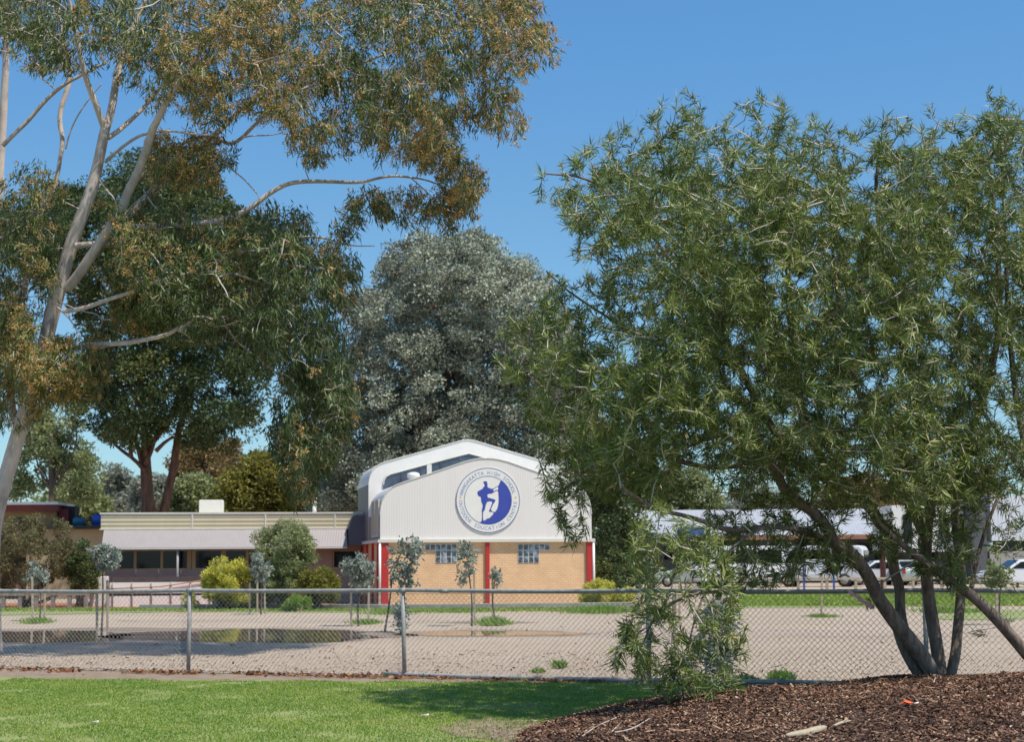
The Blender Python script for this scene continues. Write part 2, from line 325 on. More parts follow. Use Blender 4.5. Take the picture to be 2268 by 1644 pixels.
def blob(u0, u1, v0, v1, z, mat, name, n=44, jag=.25, **kw):
    t = np.linspace(0, 2*math.pi, n, endpoint=False); r = 1+jag*np.clip(np.sin(t*3+u0)+.6*np.sin(t*7+v0)+.4*rng.normal(size=n), -1.2, 1.2)*.5
    u = (u0+u1)/2+(u1-u0)/2*np.cos(t)*r; v = (v0+v1)/2+(v1-v0)/2*np.sin(t)*r
    return sheet(name, poly2(list(zip(u, v)), z), z, mat, **kw)
blob(-160, 900, 1390, 1429, .006, M['wet'], 'wet_gravel', jag=.14)
blob(880, 1310, 1396, 1412, .006, M['wet'], 'wet_gravel', jag=.2)
blob(-140, 300, 1398, 1424, .010, M['water'], 'puddle', jag=.22, n=70)
blob(250, 850, 1395, 1424, .010, M['water'], 'puddle', jag=.2, n=70)
blob(900, 1290, 1399, 1409, .010, M['water'], 'puddle', jag=.18)
blob(980, 1180, 1376, 1382, .006, M['wet'], 'wet_gravel', jag=.3)
blob(300, 1000, 1372, 1380, .0045, M['wheelmark'], 'worn_track', jag=.3, n=60)
blob(1150, 2300, 1398, 1412, .0045, M['wheelmark'], 'worn_track', jag=.3, n=60)
# far verge, kerb and garden beds in front of the buildings
sheet('grass_verge', poly2([(-200, 1368), (400, 1356), (800, 1358), (1200, 1352), (1400, 1350), (1400, 1344), (1200, 1347), (700, 1350), (300, 1350), (-200, 1356)], .012), .012, M['lawnbase'])
sheet('garden_bed', poly2([(-200, 1353), (300, 1350), (800, 1350), (800, 1336), (300, 1336), (-200, 1338)], .016), .016, M['orangebed'])
sheet('grass_field', poly2([(1630, 1348), (1900, 1346), (2420, 1340), (2420, 1309), (2000, 1312), (1640, 1316)], .008), .008, M['lawnbase'])
sheet('grass_patch', poly2([(2040, 1372), (2160, 1374), (2420, 1368), (2420, 1352), (2160, 1352)], .012), .012, M['lawnbase'])
def mh(x, y):
    r2 = ((x-7.0)/7.0)**2+((y-15.0)/5.35)**2
    h = .335*np.clip(1-r2**3, 0, 1)
    return h*(1+.10*np.sin(x*1.7+y)+.07*np.sin(x*3.1-y*2.3)*1.0)
gx, gy = np.meshgrid(np.linspace(-.2, 14, 150), np.linspace(9.4, 20.6, 150)); gz = mh(gx, gy)+.02*(mh(gx, gy) > .01)*rng.random(gx.shape)-.012
b = MB(); nx = 150; ny = 150
b.add(np.stack([gx.ravel(), gy.ravel(), gz.ravel()], 1), [(j*nx+i, j*nx+i+1, (j+1)*nx+i+1, (j+1)*nx+i) for j in range(ny-1) for i in range(nx-1)], True)
tag(b.build('mulch_mound', M['mulch']), kind='structure')
# chips on the mound
def scatter_flat(n, fx, fy, hz, L, W, tilt, tonef, mat, name, lift=.01, z0=0):
    x, y = fx, fy; n = len(x); a = rng.random(n)*6.28; l = np.stack([np.cos(a), np.sin(a), rng.normal(size=n)*tilt], 1); l = unit(l)
    s = unit(np.cross(l, np.stack([rng.normal(size=n)*tilt, rng.normal(size=n)*tilt, np.ones(n)], 1))); LL = (L*(.35+rng.random(n)**2*1.5))[:, None]; WW = (W*(.5+rng.random(n)))[:, None]
    c = np.stack([x, y, hz+z0+lift+rng.random(n)*lift], 1)
    q = np.stack([c-l*LL/2-s*WW/2*.6, c+l*LL/2-s*WW/2, c+l*LL/2+s*WW/2*.7, c-l*LL/2+s*WW/2], 1)
    o = quadmesh(name, q, tonef, mat); tag(o, kind='stuff'); return o
n = 190000; x = rng.uniform(-.1, 8, n); y = rng.uniform(11.2, 20.4, n); k = mh(x, y) > .012*rng.random(n); x, y = x[k], y[k]
scatter_flat(0, x, y, mh(x, y), .036, .013, .36, np.clip(rng.random(len(x))**1.15*.95+wob(np.stack([x, y, y*0], 1), .6)*.10, 0, .93)+.1*(rng.random(len(x)) > .95), M['lf_chip'], 'mulch_chips', .014)
n = 2300; x = rng.uniform(-.1, 8, n); y = rng.uniform(11.2, 20, n); k = mh(x, y) > .0; x, y = x[k], y[k]
scatter_flat(0, x, y, mh(x, y), .075, .022, .25, .5+.42*rng.random(len(x)), M['lf_chip'], 'mulch_splinters', .02)
# spill of chips past the edge of the mound
n = 5000; x = rng.uniform(-1.2, 1.4, n); y = rng.uniform(14, 18.2, n); r2 = ((x-7.0)/7.0)**2+((y-15.0)/5.35)**2; k = (r2 > .97) & (r2 < 1.0+rng.random(n)**2*.20); x, y = x[k], y[k]
scatter_flat(0, x, y, x*0, .04, .014, .1, rng.random(len(x))**1.3, M['lf_chip'], 'scattered_chips', .014)
# grass blades
def blades(name, x, y, h, W, tone, z=0.008, lean=.9):
    n = len(x); p = np.stack([x, y, np.full(n, z) if np.isscalar(z) else z], 1); d = np.tile([0, 0, 1.], (n, 1))
    q, t = leaves(p, d, 1, h, W, spread=lean, along=0, tone=tone, bend=.5); o = quadmesh(name, q, t, M['lf_grass']); return tag(o, kind='stuff')
n = 230000; x = rng.uniform(-7.2, 3.6, n); y = rng.uniform(13.5, 23.8, n); nn = np.array([FD[1], -FD[0]])/np.linalg.norm(FD)
off = (np.stack([x, y], 1)-F0)@nn; along = ((x-F0[0])/FD[0]); lim = np.interp(along, [-4, .2, .4, 1.6, 1.8, 6], [2.1, 1.55, 1.25, .3, .2, .12])+.10*np.sin(x*5)+.12*rng.normal(size=n)*.6
k = (off > lim) & (mh(x, y) < .02); pz = np.stack([x, y, 0*x], 1)
patch = np.exp(-(((x-.15)/.95)**2+((y-15.6)/.9)**2)); k &= rng.random(n) > patch*.8; k &= (wob(pz, .55)+.9*rng.random(n) > -.35)
x, y = x[k], y[k]; pz = pz[k]
blades('lawn_grass', x, y, .026, .0085, np.clip(.46+.26*wob(pz, .9)+.16*wob(pz, .22)+.26*rng.normal(size=len(x)), 0, 1))
n = 5000; i = rng.uniform(-.5, 4.5, n); o = np.abs(rng.normal(size=n))*.09*np.sign(rng.normal(size=n)); xy = F0+FD*i[:, None]+nn*o[:, None]; k = (wob(np.c_[xy, 0*i], .35) > .25) & ((i > .9) | (rng.random(n) > .8)); xy = xy[k]
blades('fence_line_grass', xy[:, 0], xy[:, 1], .07, .009, .3+.2*rng.random(len(xy)))
def tuftgrass(name, u, v, wu, h, n, label=None):
    c = G(u, v); ww = wu/FPX*c[1]; x = c[0]+rng.normal(size=n)*ww*.5; y = c[1]+rng.normal(size=n)*ww*.6; return blades(name, x, y, h, .03, .3+.25*rng.random(n), .01, .7)
for (u, v, wu, h, n) in ((80, 1382, 30, .16, 700), (1095, 1387, 32, .2, 900), (810, 1384, 30, .14, 600), (1240, 1482, 12, .12, 200), (1190, 1492, 14, .06, 200), (1330, 1360, 70, .25, 1200), (1010, 1358, 80, .12, 700), (860, 1362, 60, .12, 600), (1650, 1516, 25, .10, 500), (1730, 1510, 22, .12, 500), (2100, 1359, 60, .2, 900), (1820, 1369, 30, .1, 400)):
    tuftgrass('weed_patch', u, v, wu, h, n)
# far field grass texture, verge
def field(name, u0, u1, v0, v1, n, h):
    a = np.stack([rng.uniform(u0, u1, n), rng.uniform(v0, v1, n)], 1); g = G(a[:, 0], a[:, 1]); blades(name, g[:, 0], g[:, 1], h, .05, .55+.4*rng.random(n), .012, .8)
field('verge_grass', -10, 1400, 1350, 1357, 9000, .09); field('field_grass', 1640, 2300, 1313, 1345, 16000, .14)
# fallen leaves and pebbles along the fence
n = 5200; i = rng.uniform(-1.7, 2.2, n); o = rng.normal(size=n)*.16+np.interp(i, [-1.7, .5, 2.2], [.30, .18, .05]); xy = F0+FD*i[:, None]+nn*o[:, None]; k = (rng.random(n) < np.interp(i, [-1.7, 0, 1.5, 2.2], [1, .6, .35, .1])) & (wob(np.c_[xy, 0*i], .4) > -.2); xy = xy[k]
scatter_flat(0, xy[:, 0], xy[:, 1], xy[:, 0]*0, .065, .035, .5, rng.random(len(xy)), M['lf_fall'], 'fallen_leaves', .02)
n = 16000; i = rng.uniform(-1.8, 4.6, n); o = -rng.random(n)**1.6*7; xy = F0+FD*i[:, None]+nn*o[:, None]
scatter_flat(0, xy[:, 0], xy[:, 1], xy[:, 0]*0, .030, .020, .35, rng.random(n), M['lf_peb'], 'loose_pebbles', .008)
n = 500; uv_ = np.stack([rng.uniform(-50, 2300, n), 1350+150*rng.random(n)**.7], 1); g = G(uv_[:, 0], uv_[:, 1]); kf = mh(g[:, 0], g[:, 1]) < .01; g = g[kf]
scatter_flat(0, g[:, 0], g[:, 1], g[:, 0]*0, .06, .03, .4, rng.random(len(g)), M['lf_fall'], 'leaf_litter', .015)
# ------------------------------------------------------------------ chain link fence
H = 1.24
fb = np.r_[F0+FD*1.0, 0]
fence = thing('chain_link_fence', fb, 'galvanised chain link fence with pipe rails between the lawn and the gravel', 'fence')
fd3 = np.r_[FD/np.linalg.norm(FD), 0]
def fp(i, z): q = F0+FD*i; return np.array([q[0], q[1], z])
leans = {0: .006, 1: -.035, 2: .0, 3: .012}
for i in range(-2, 7):
    a = fp(i, -.1); c = fp(i, H-.02)+fd3*leans.get(i, 0.0); bm = MB(); bm.tube([a, a*.5+c*.5, c], .031, 12); po = bm.build('post', M['galv'], fence)
    cp = MB(); q = fp(i, H-.005)+fd3*leans.get(i, 0.0); cp.tube([q-fd3*.045, q+fd3*.045], .038, 10); cp.build('rail_clamp', M['galv'], po)
pts = np.array([fp(i, H-.005-.012*math.sin((i % 1)*math.pi)*1.0+.006*math.sin(i*2.1)) for i in np.arange(-2, 6.01, .125)])
bm = MB(); bm.tube(pts, .029, 12); bm.build('top_rail', M['galv'], fence)
for j in (1.17, 3.3, -.9):
    bm = MB(); q = fp(j, H-.012); bm.tube([q-fd3*.06, q+fd3*.06], .033, 10); bm.build('rail_sleeve', M['galv'], fence)
bm = MB(); bm.tube([fp(i, .05+.012*math.sin(i*3)) for i in np.arange(.9, 6.01, .125)], .031, 10); bm.build('bottom_rail', M['galv'], fence)
D = .076; FL = np.linalg.norm(FD); nw = int(8*FL/(D/2)); nz = int(1.2/(D/2)); r = .0026; nrm = np.array([-fd3[1], fd3[0], 0]); o0 = fp(-2, .03); vs = []; fs = []
zz = np.arange(nz+1)*D/2
for wI in range(nw):
    s0 = wI*D/2; sg = np.where((np.arange(nz+1)+wI) % 2 == 0, 0., D/2); sag = .004*math.sin(wI*.3)
    c = o0+np.outer(s0+sg+.002*rng.normal(), fd3)+np.outer(zz+sag, [0, 0, 1.])+np.outer(np.where((np.arange(nz+1)) % 2 == 0, .003, -.003), nrm)
    base = len(vs)
    for p in c: vs += [p+nrm*r, p+fd3*r*1.25, p-nrm*r, p-fd3*r*1.25]
    for a in range(nz):
        for j in range(4): fs.append((base+a*4+j, base+a*4+(j+1) % 4, base+a*4+4+(j+1) % 4, base+a*4+4+j))
bm = MB(); bm.v = [tuple(p) for p in vs]; bm.f = fs; bm.sm = [False]*len(fs); bm.build('wire_mesh', M['wire'], fence)
for z in (.04, H-.05):
    bm = MB(); bm.tube([fp(i, z+.004*math.sin(i*5)) for i in np.arange(-2, 6.01, .25)], .0022, 4); bm.build('tension_wire', M['wire'], fence)
# ------------------------------------------------------------------ building frames
class Frame:
    def __init__(s, u, Y, t):
        q = P(u, 1300, Y); s.o = np.array([q[0], q[1], 0]); s.t = R(t); s.e1 = np.array([math.cos(s.t), math.sin(s.t), 0]); s.e2 = np.array([-math.sin(s.t), math.cos(s.t), 0]); s.ax = [s.e1, s.e2, np.array([0, 0, 1.])]
    def hit(s, u, v, d=0):
        r = ray(u, v); o = s.o+s.e2*d; k = ((o-CAM)@s.e2)/(r@s.e2); p = CAM+r*k; return float((p-s.o)@s.e1), float(p[2])
    def pt(s, a, d, z): return s.o+s.e1*a+s.e2*d+np.array([0, 0, z])
    def box(s, mb, a0, a1, d0, d1, z0, z1): mb.box(s.pt((a0+a1)/2, (d0+d1)/2, (z0+z1)/2), (abs(a1-a0)/2, abs(d1-d0)/2, abs(z1-z0)/2), s.ax); return mb
    def pbox(s, mb, u0, u1, v0, v1, d0, d1):
        a0, z1 = s.hit(u0, v0, d0); a1, z0 = s.hit(u1, v1, d0); return s.box(mb, a0, a1, d0, d1, z0, z1)
# ------------------------------------------------------------------ the hall
HF = Frame(843, 63, 11.5)
M['cladding'] = ribm('cream_white_cladding', (.82, .755, .70), (.78, .715, .665), tuple(HF.e1), .10, .10)
hall = thing('education_hall', HF.pt(4, 2, 0), 'cream clad hall with curved gable, tan brick base and a round blue climber emblem', 'building')
z6 = lambda x, y: ((1050+x/2.5294)/1.3832, (1300+y/2.5294)/1.3832)
def prof(pts, d):
    a = [HF.hit(*z6(*p), d) for p in pts]; c = a[-1][0]; return a+[(2*c-s, z) for s, z in a[-2::-1]]
fp_ = prof([(290, 905), (290, 700), (296, 640), (308, 590), (330, 545), (355, 512), (385, 488), (420, 470), (470, 452), (700, 375), (950, 290), (1020, 273), (1065, 266), (1117, 264)], 0)
rp_ = prof([(200, 930), (200, 470), (205, 430), (215, 395), (232, 358), (258, 328), (290, 308), (340, 290), (640, 207), (900, 133), (940, 124), (970, 121)], 4)
W_ = fp_[-1][0]; ze = fp_[0][1]
# shell of each volume: profile swept back, closed by end faces
def shell(pr, d0, d1, mat, name, ribs=True):
    pr = pr[1:-1]; bm = MB(); n = len(pr); a = [HF.pt(s, d0, z) for s, z in pr]; c = [HF.pt(s, d1, z) for s, z in pr]
    bm.add(a+c, [(i, i+1, i+1+n, i+n) for i in range(n-1)], False); bm.add(c, [tuple(range(n))]); return bm.build(name, mat, hall)
sm = ribm('shade_toned_side_cladding', (.17, .16, .165), (.145, .135, .14), tuple(HF.e2), .16, .4)  # same cladding as the roof; the side's shade is painted in as dark grey
rm_ = ribm('light_roof_sheet', (.66, .64, .645), (.60, .58, .585), tuple(HF.e2), .16, .1)
shell(fp_, .05, 4.05, rm_, 'front_roof'); shell(rp_, 4.05, 8.2, rm_, 'rear_roof')
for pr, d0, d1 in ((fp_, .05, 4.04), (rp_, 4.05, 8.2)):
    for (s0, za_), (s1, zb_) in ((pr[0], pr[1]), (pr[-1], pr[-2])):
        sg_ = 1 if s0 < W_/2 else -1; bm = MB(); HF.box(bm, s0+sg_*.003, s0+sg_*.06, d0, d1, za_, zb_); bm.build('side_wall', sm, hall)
# the facade stands in brick opening to eave
bm = MB(); bm.add([HF.pt(s, 0, z) for s, z in fp_]+[HF.pt(s, .05, z) for s, z in fp_], [tuple(range(len(fp_)))]+[(i, i+len(fp_), i+1+len(fp_), i+1) for i in range(len(fp_)-1)]); bm.build('gable_cladding', M['cladding'], hall)
bm = MB(); bm.add([HF.pt(s, 4.0, z) for s, z in rp_]+[HF.pt(s, 4.05, z) for s, z in rp_], [tuple(range(len(rp_)))]+[(i, i+len(rp_), i+1+len(rp_), i+1) for i in range(len(rp_)-1)]); bm.build('rear_gable_cladding', M['white'], hall)
def trim(pr, d, w, mat, name, rad=.02):
    bm = MB(); bm.tube([HF.pt(s, d, z) for s, z in pr], rad, 6, cap=False); bm.build(name, mat, hall)
trim(fp_[1:-1], -.01, 0, M['cream'], 'gable_trim'); trim(rp_[1:-1], 3.99, 0, M['cream'], 'rear_gable_trim', .022)
# clerestory glass on the rear gable
gl = [HF.hit(*z6(x, y), 3.985) for x, y in ((313, 600), (313, 470), (320, 435), (335, 408), (370, 388), (430, 372), (650, 312), (900, 246), (975, 227))]
cc = gl[-1][0]; gl = gl+[(2*cc-s, z) for s, z in gl[-2::-1]]
bm = MB(); bm.add([HF.pt(s, 3.975, z) for s, z in gl], [tuple(range(len(gl)))]); cl = bm.build('clerestory_window', M['bglass'], hall)
bm = MB(); HF.pbox(bm, *[z6(652, 0)[0], z6(690, 0)[0]], z6(0, 311)[1], z6(0, 520)[1], 3.93, 3.97); bm.build('mullion', M['cream'], cl)
for x, y in ((455, 368), (600, 330), (755, 286), (905, 248), (1050, 250)):
    bm = MB(); HF.pbox(bm, z6(x, 0)[0], z6(x+12, 0)[0], z6(0, y)[1], z6(0, y+200)[1], 3.94, 3.97); bm.build('mullion', M['bglass'], cl)
bm = MB(); bm.tube([HF.pt(s, 3.95, z) for s, z in gl[1:-1]], .03, 5, cap=False); bm.build('window_trim', M['cream'], cl)
# whirlybird vent and small lamps on the front roof
s_, z_ = HF.hit(*z6(547, 410), 2.2); bm = MB(); bm.tube([HF.pt(s_, 2.2, z_-.35), HF.pt(s_, 2.2, z_-.05)], .16, 14); bm.tube([HF.pt(s_, 2.2, z_-.07), HF.pt(s_, 2.2, z_+.03), HF.pt(s_, 2.2, z_+.14), HF.pt(s_, 2.2, z_+.19)], [.2, .26, .24, .08], 16); bm.build('roof_vent', M['white'], hall)
# brick base
bm = MB(); HF.box(bm, 0.02, W_-.02, .06, .22, -.1, ze); bm.build('brick_wall', M['brick'], hall)
bm = MB(); HF.box(bm, .02, .2, .221, 8.1, -.1, ze-.02); bm.build('side_brick_wall', M['brick'], hall)
bm = MB(); HF.box(bm, W_-.2, W_-.02, .221, 8.1, -.1, ze-.02); bm.build('side_brick_wall', M['brick'], hall)
bm = MB(); HF.box(bm, -.12, W_+.12, -.10, .05, ze-.07, ze+.05); HF.box(bm, -.12, -.01, .051, 8.1, ze-.07, ze+.05); bm.build('eave_gutter', M['cream'], hall)
for (x0, x1) in ((304, 357), (1104, 1132), (1880, 1932)):
    bm = MB(); a0 = HF.hit(*z6(x0, 0), -.03)[0]; a1 = HF.hit(*z6(x1, 0), -.03)[0]; HF.box(bm, a0, a1, -.04, .055, -.05, ze-.072); bm.build('red_column', M['red'], hall)
for d in (.55, 2.4, 4.4, 6.3):
    bm = MB(); HF.box(bm, -.06, .018, d, d+.26, -.05, ze-.075); bm.build('red_column', M['red'], hall)
for a, k in ((-.04, 0), (W_+.06, 1)):
    bm = MB(); bm.tube([HF.pt(a, -.04, 0), HF.pt(a, -.04, ze-.07)], .05, 8); bm.build('downpipe', M['white'], hall)
# side windows on the front volume
for d0, d1 in ((.5, 1.55), (1.75, 2.8)):
    z0 = HF.hit(*z6(250, 860), 0)[1]; z1 = z0+1.35; bm = MB(); HF.box(bm, -.03, .0, d0, d1, z0, z1); wn = bm.build('side_window', pm('tan_reflection_glass', (.40, .33, .26), (.34, .28, .24), 1, .3), hall)  # tan pane colour paints in the reflection of the sunlit fascia; no blind
    bm = MB(); HF.box(bm, -.045, .0, d0-.05, d0, z0-.05, z1+.05); HF.box(bm, -.045, .0, d1, d1+.05, z0-.05, z1+.05); HF.box(bm, -.045, 0, d0, d1, z1, z1+.05); HF.box(bm, -.045, 0, d0, d1, z0-.05, z0); bm.build('window_frame', M['cream'], wn)
# glass block windows, stepped
for (xs, rows) in ((637, ((0, 6), (2, 4), (2, 4))), (1358, ((0, 6), (0, 4), (0, 4)))):
    cw = 41.2; ch = 49.0; mbk = MB(); mm = MB()
    for ri, (c0, nb) in enumerate(rows):
        u0, v0 = z6(xs+c0*cw, 930+ri*ch); u1, v1 = z6(xs+(c0+nb)*cw, 930+(ri+1)*ch); a0, zz1 = HF.hit(u0, v0, .04); a1, zz0 = HF.hit(u1, v1, .04)
        zz1 = min(zz1, ze-.078) if ri == 0 else zz1-.0005
        HF.box(mm, a0, a1, .045, .059, zz0, zz1)
        wbk = (a1-a0)/nb; nr = 1; hbk = (zz1-zz0)
        for q in range(nb):
            HF.box(mbk, a0+wbk*q+.022, a0+wbk*(q+1)-.022, .03, .045, zz0+.026, zz1-.026)
    wp = mm.build('glass_block_window', M['mortar'], hall); mbk.build('glass_blocks', M['block'], wp, bev=.008)
# emblem
EC = HF.hit(1080.8, 1108.7, -.03); ER = (HF.hit(1080.8+70.9, 1108.7, -.03)[0]-HF.hit(1080.8-70.9, 1108.7, -.03)[0])/2
emb = MB(); th = np.linspace(0, 2*math.pi, 96, endpoint=False)
def ept(x, y, d): return HF.pt(EC[0]+x*ER, d, EC[1]+y*ER)
emb.prism([ept(math.cos(a), math.sin(a), -.035) for a in th], HF.e2*.03); board = emb.build('emblem_board', M['white'], hall)
def ann(r0, r1, d, mat, name):
    bm = MB(); n = len(th); bm.add([ept(r0*math.cos(a), r0*math.sin(a), d) for a in th]+[ept(r1*math.cos(a), r1*math.sin(a), d) for a in th], [(i, (i+1) % n, n+(i+1) % n, n+i) for i in range(n)]); return bm.build(name, mat, board)
ann(.975, 1.0, -.038, M['ringblue'], 'outer_ring'); ann(.728, .748, -.038, M['ringblue'], 'inner_ring')
e = lambda x, y: ((x-790)/620, (845-y)/620)
rock = [(1040, 470), (1065, 480), (1110, 520), (1150, 565), (1185, 620), (1210, 680), (1230, 745), (1240, 815), (1240, 890), (1228, 960), (1205, 1030), (1170, 1095), (1120, 1160), (1060, 1215), (1000, 1255), (930, 1285), (860, 1300), (790, 1305), (710, 1295), (625, 1268), (660, 1245), (668, 1200), (672, 1100), (668, 1040), (680, 990), (685, 940), (670, 900), (655, 870), (655, 820), (645, 780), (610, 770), (590, 745), (582, 710), (590, 680), (630, 655), (680, 630), (700, 600), (725, 570), (722, 545), (705, 520), (698, 492), (735, 482), (775, 488), (775, 520), (785, 545), (780, 590), (800, 605), (855, 628), (900, 622), (940, 592), (975, 575), (992, 572), (1005, 540)]
holes = [[(890, 650), (905, 635), (935, 610), (965, 590), (985, 595), (988, 620), (985, 645), (960, 650), (930, 660), (905, 672), (893, 665)],
         [(775, 765), (785, 735), (820, 725), (860, 722), (900, 700), (930, 680), (975, 665), (988, 700), (993, 780), (993, 880), (980, 960), (965, 1010), (940, 1050), (920, 1070), (890, 1065), (860, 1045), (845, 1020), (860, 980), (890, 920), (920, 880), (935, 850), (925, 830), (890, 820), (840, 808), (795, 795)],
         [(765, 890), (785, 875), (830, 870), (865, 872), (868, 900), (850, 945), (830, 1000), (805, 1055), (812, 1068), (860, 1070), (895, 1082), (885, 1110), (850, 1150), (820, 1180), (770, 1195), (735, 1222), (708, 1232), (692, 1215), (690, 1150), (695, 1070), (730, 1020), (740, 960)]]
bm = MB(); bm.add([ept(*e(*p), -.038) for p in rock], [tuple(range(len(rock)))]); bm.build('climber_silhouette', M['emblue'], board)
bm = MB()
for h in holes: bm.add([ept(*e(*p), -.041) for p in h], [tuple(range(len(h)))])
bm.build('silhouette_gaps', M['white'], board)
for sx in (-1, 1):
    bm = MB(); bm.add([ept(sx*.862+.035*math.cos(a), .08+.035*math.sin(a), -.038) for a in np.linspace(0, 6.28, 12, endpoint=False)], [tuple(range(12))]); bm.build('yellow_dot', M['yellow'], board)
def glyph(ch):
    c = bpy.data.curves.new('g', 'FONT'); c.body = ch; c.size = 1; c.resolution_u = 3; c.align_x = 'CENTER'; ob = bpy.data.objects.new('g', c); col.objects.link(ob)
    dg = bpy.context.evaluated_depsgraph_get(); me = bpy.data.meshes.new_from_object(ob.evaluated_get(dg)); v = [tuple(x.co) for x in me.vertices]; f = [tuple(p.vertices) for p in me.polygons]
    bpy.data.objects.remove(ob); bpy.data.curves.remove(c); bpy.data.meshes.remove(me); return v, f
gc = {}
def lettering(txt, a0, a1, rb, top, size, mb):
    for i, ch in enumerate(txt):
        if ch == ' ': continue
        if ch not in gc: gc[ch] = glyph(ch)
        v, f = gc[ch]; a = a0+(a1-a0)*i/(len(txt)-1); ca, sa = math.cos(a), math.sin(a); out = []
        for x, y, z in v:
            x *= size*.92; y = (y*size) if top else (y*size-size*.7)
            rr = rb+y if top else rb-y-size*.7+0
            if top: px = rr*ca+x*sa; py = rr*sa-x*ca
            else: px = (rb-y-size*.7)*ca-x*sa; py = (rb-y-size*.7)*sa+x*ca
            out.append(ept(px, py, -.039))
        mb.add(out, f)
for txt_, a0_, a1_, rb_, top_ in (('WANGARATTA HIGH SCHOOL', R(166), R(17), .795, True), ('OUTDOOR EDUCATION CENTRE', R(184), R(355), .91, False)):
    k_ = 0
    for w_ in txt_.split(' '):
        bm = MB(); st_ = (a1_-a0_)/(len(txt_)-1); lettering(w_, a0_+st_*k_, a0_+st_*(k_+len(w_)-1), rb_, top_, .16, bm); bm.build('lettering', M['letter'], board); k_ += len(w_)+1
# kerb in front of the hall
def kerb(name, pts, h=.14, wd=.2):
    a = np.array(pts, float); g = G(a[:, 0], a[:, 1]); bm = MB()
    for p, q in zip(g[:-1], g[1:]):
        d = unit(q-p); nn_ = np.array([-d[1], d[0], 0]); bm.box((p+q)/2+[0, 0, h/2], (np.linalg.norm(q-p)/2+.01, wd/2, h/2), [d, nn_, [0, 0, 1]])
    o = bm.build(name, M['kerb'], bev=.02); return tag(o, kind='structure')
kerb('kerb', [(310, 1352), (560, 1351), (842, 1352), (1100, 1350), (1400, 1347)], .2)
# ------------------------------------------------------------------ the long low building
LF = Frame(232, 68, 8)
low = thing('low_classroom_block', LF.pt(5, 2, 0), 'long low flat-roofed classroom block with cream ribbed fascia and mauve metal awning', 'building')
ux = lambda u: LF.hit(u, 1200, 0)[0]
zt = LF.hit(500, 1137, -.9)[1]; zf = LF.hit(500, 1172, -.9)[1]; za = LF.hit(500, 1213, -1.2)[1]; zw1 = LF.hit(500, 1221, 0)[1]; zw0 = LF.hit(500, 1262, 0)[1]; Lr = LF.hit(805, 1200, 0)[0]
bm = MB(); LF.box(bm, -.15, Lr, -.6, 7, zf, zt); bm.build('fascia', M['fascia'], low)
bm = MB(); LF.box(bm, -.2, Lr, -.63, -.60, zt-.03, zt+.04); LF.box(bm, -.2, Lr, -.63, -.6, zf-.02, zf+.03); bm.build('fascia_trim', M['cream'], low)
s2 = LF.hit(768, 1200, -1)[0]
for u in (426, 588, 742):
    bm = MB(); q = LF.hit(u, 1150, -.6)[0]; LF.box(bm, q-.03, q+.03, -.62, -.60, zf+.032, zt-.032); bm.build('fascia_seam', M['cream'], low)
bm = MB(); a = [LF.pt(-.02, -.62, zf-.03), LF.pt(-.02, -1.35, za), LF.pt(-.02, -1.35, za-.06), LF.pt(-.02, -.3, za-.06), LF.pt(-.02, -.3, zf-.03)]; bm.prism(a, LF.e1*(s2+.02)); bm.build('awning', M['mauve'], low)
bm = MB(); LF.box(bm, -.02, s2, -1.38, -1.36, za-.07, za-.02); bm.build('awning_gutter', M['cream'], low)
bm = MB(); LF.box(bm, 0, Lr, .0, 6.5, -.1, zw0); LF.box(bm, 0, Lr, .0, 6.5, zw1, zf-.035)
LF.box(bm, 0, ux(262), 0, 6.5, zw0, zw1); LF.box(bm, ux(685), ux(738), 0, .2, zw0, zw1); LF.box(bm, ux(738), Lr, 0, .2, zw1-.05, zw1+.02)
LF.box(bm, .3, Lr, 3.0, 6.5, zw0, zw1); bm.build('wall', M['greywall'], low)
for (u0, u1) in ((266, 297), (303, 356), (362, 415), (433, 490), (497, 545), (551, 610), (616, 680), (740, 790)):
    bm = MB(); LF.box(bm, ux(u0), ux(u1), .10, .13, zw0, zw1); wnd = bm.build('window', M['glass'], low)
    bm = MB(); LF.box(bm, ux(u0)-.09, ux(u0), .0, .15, zw0, zw1); LF.box(bm, ux(u1), ux(u1)+.03, .0, .15, zw0, zw1); LF.box(bm, ux(u0), ux(u1), .0, .15, zw0, zw0+.06); bm.build('window_frame', M['frame'], wnd)
for u in (415, 425, 492, 610, 683):
    bm = MB(); LF.box(bm, ux(u), ux(u+9), .02, .16, zw0, zw1); bm.build('pier', M['frame'], low)
for u in (394, 576):
    bm = MB(); q = LF.hit(u, 1200, -1.25)[0]; bm.tube([LF.pt(q, -1.25, 0), LF.pt(q, -1.25, za)], .05, 8); bm.build('awning_post', M['galv'], low)
bm = MB(); LF.pbox(bm, 441, 494, 1108, 1137, .5, 1.5); bm.build('rooftop_unit', M['white'], low, bev=.02)
q, zq = LF.hit(696.5, 1112, .8); bm = MB(); bm.tube([LF.pt(q, .8, zt-.1), LF.pt(q, .8, zq-.08)], .085, 10); bm.build('flue_pipe', M['white'], low)
bm = MB(); bm.tube([LF.pt(q, .8, zq-.1), LF.pt(q, .8, zq), LF.pt(q, .8, zq+.04)], [.13, .13, .06], 10); bm.build('flue_cap', M['galv'], low)
# scalloped dark end of the awning by the hall
bm = MB(); s3 = LF.hit(771, 1200, -.7)[0]; pr = []
for k in range(9):
    a = math.pi/2*k/8; pr.append(LF.pt(s3+.36*(1-math.cos(a))*1.0, -.64, zf+.1+.45*math.sin(a)))
pr += [LF.pt(s3+.75, -.64, zf+.55), LF.pt(s3+.75, -.64, za+.05), LF.pt(s3, -.64, za+.05)]
bm.prism(pr, LF.e2*-.4); bm.build('curved_canopy_end', pm('slate_metal', (.13, .125, .15), (.10, .10, .12), 2, .5), low)
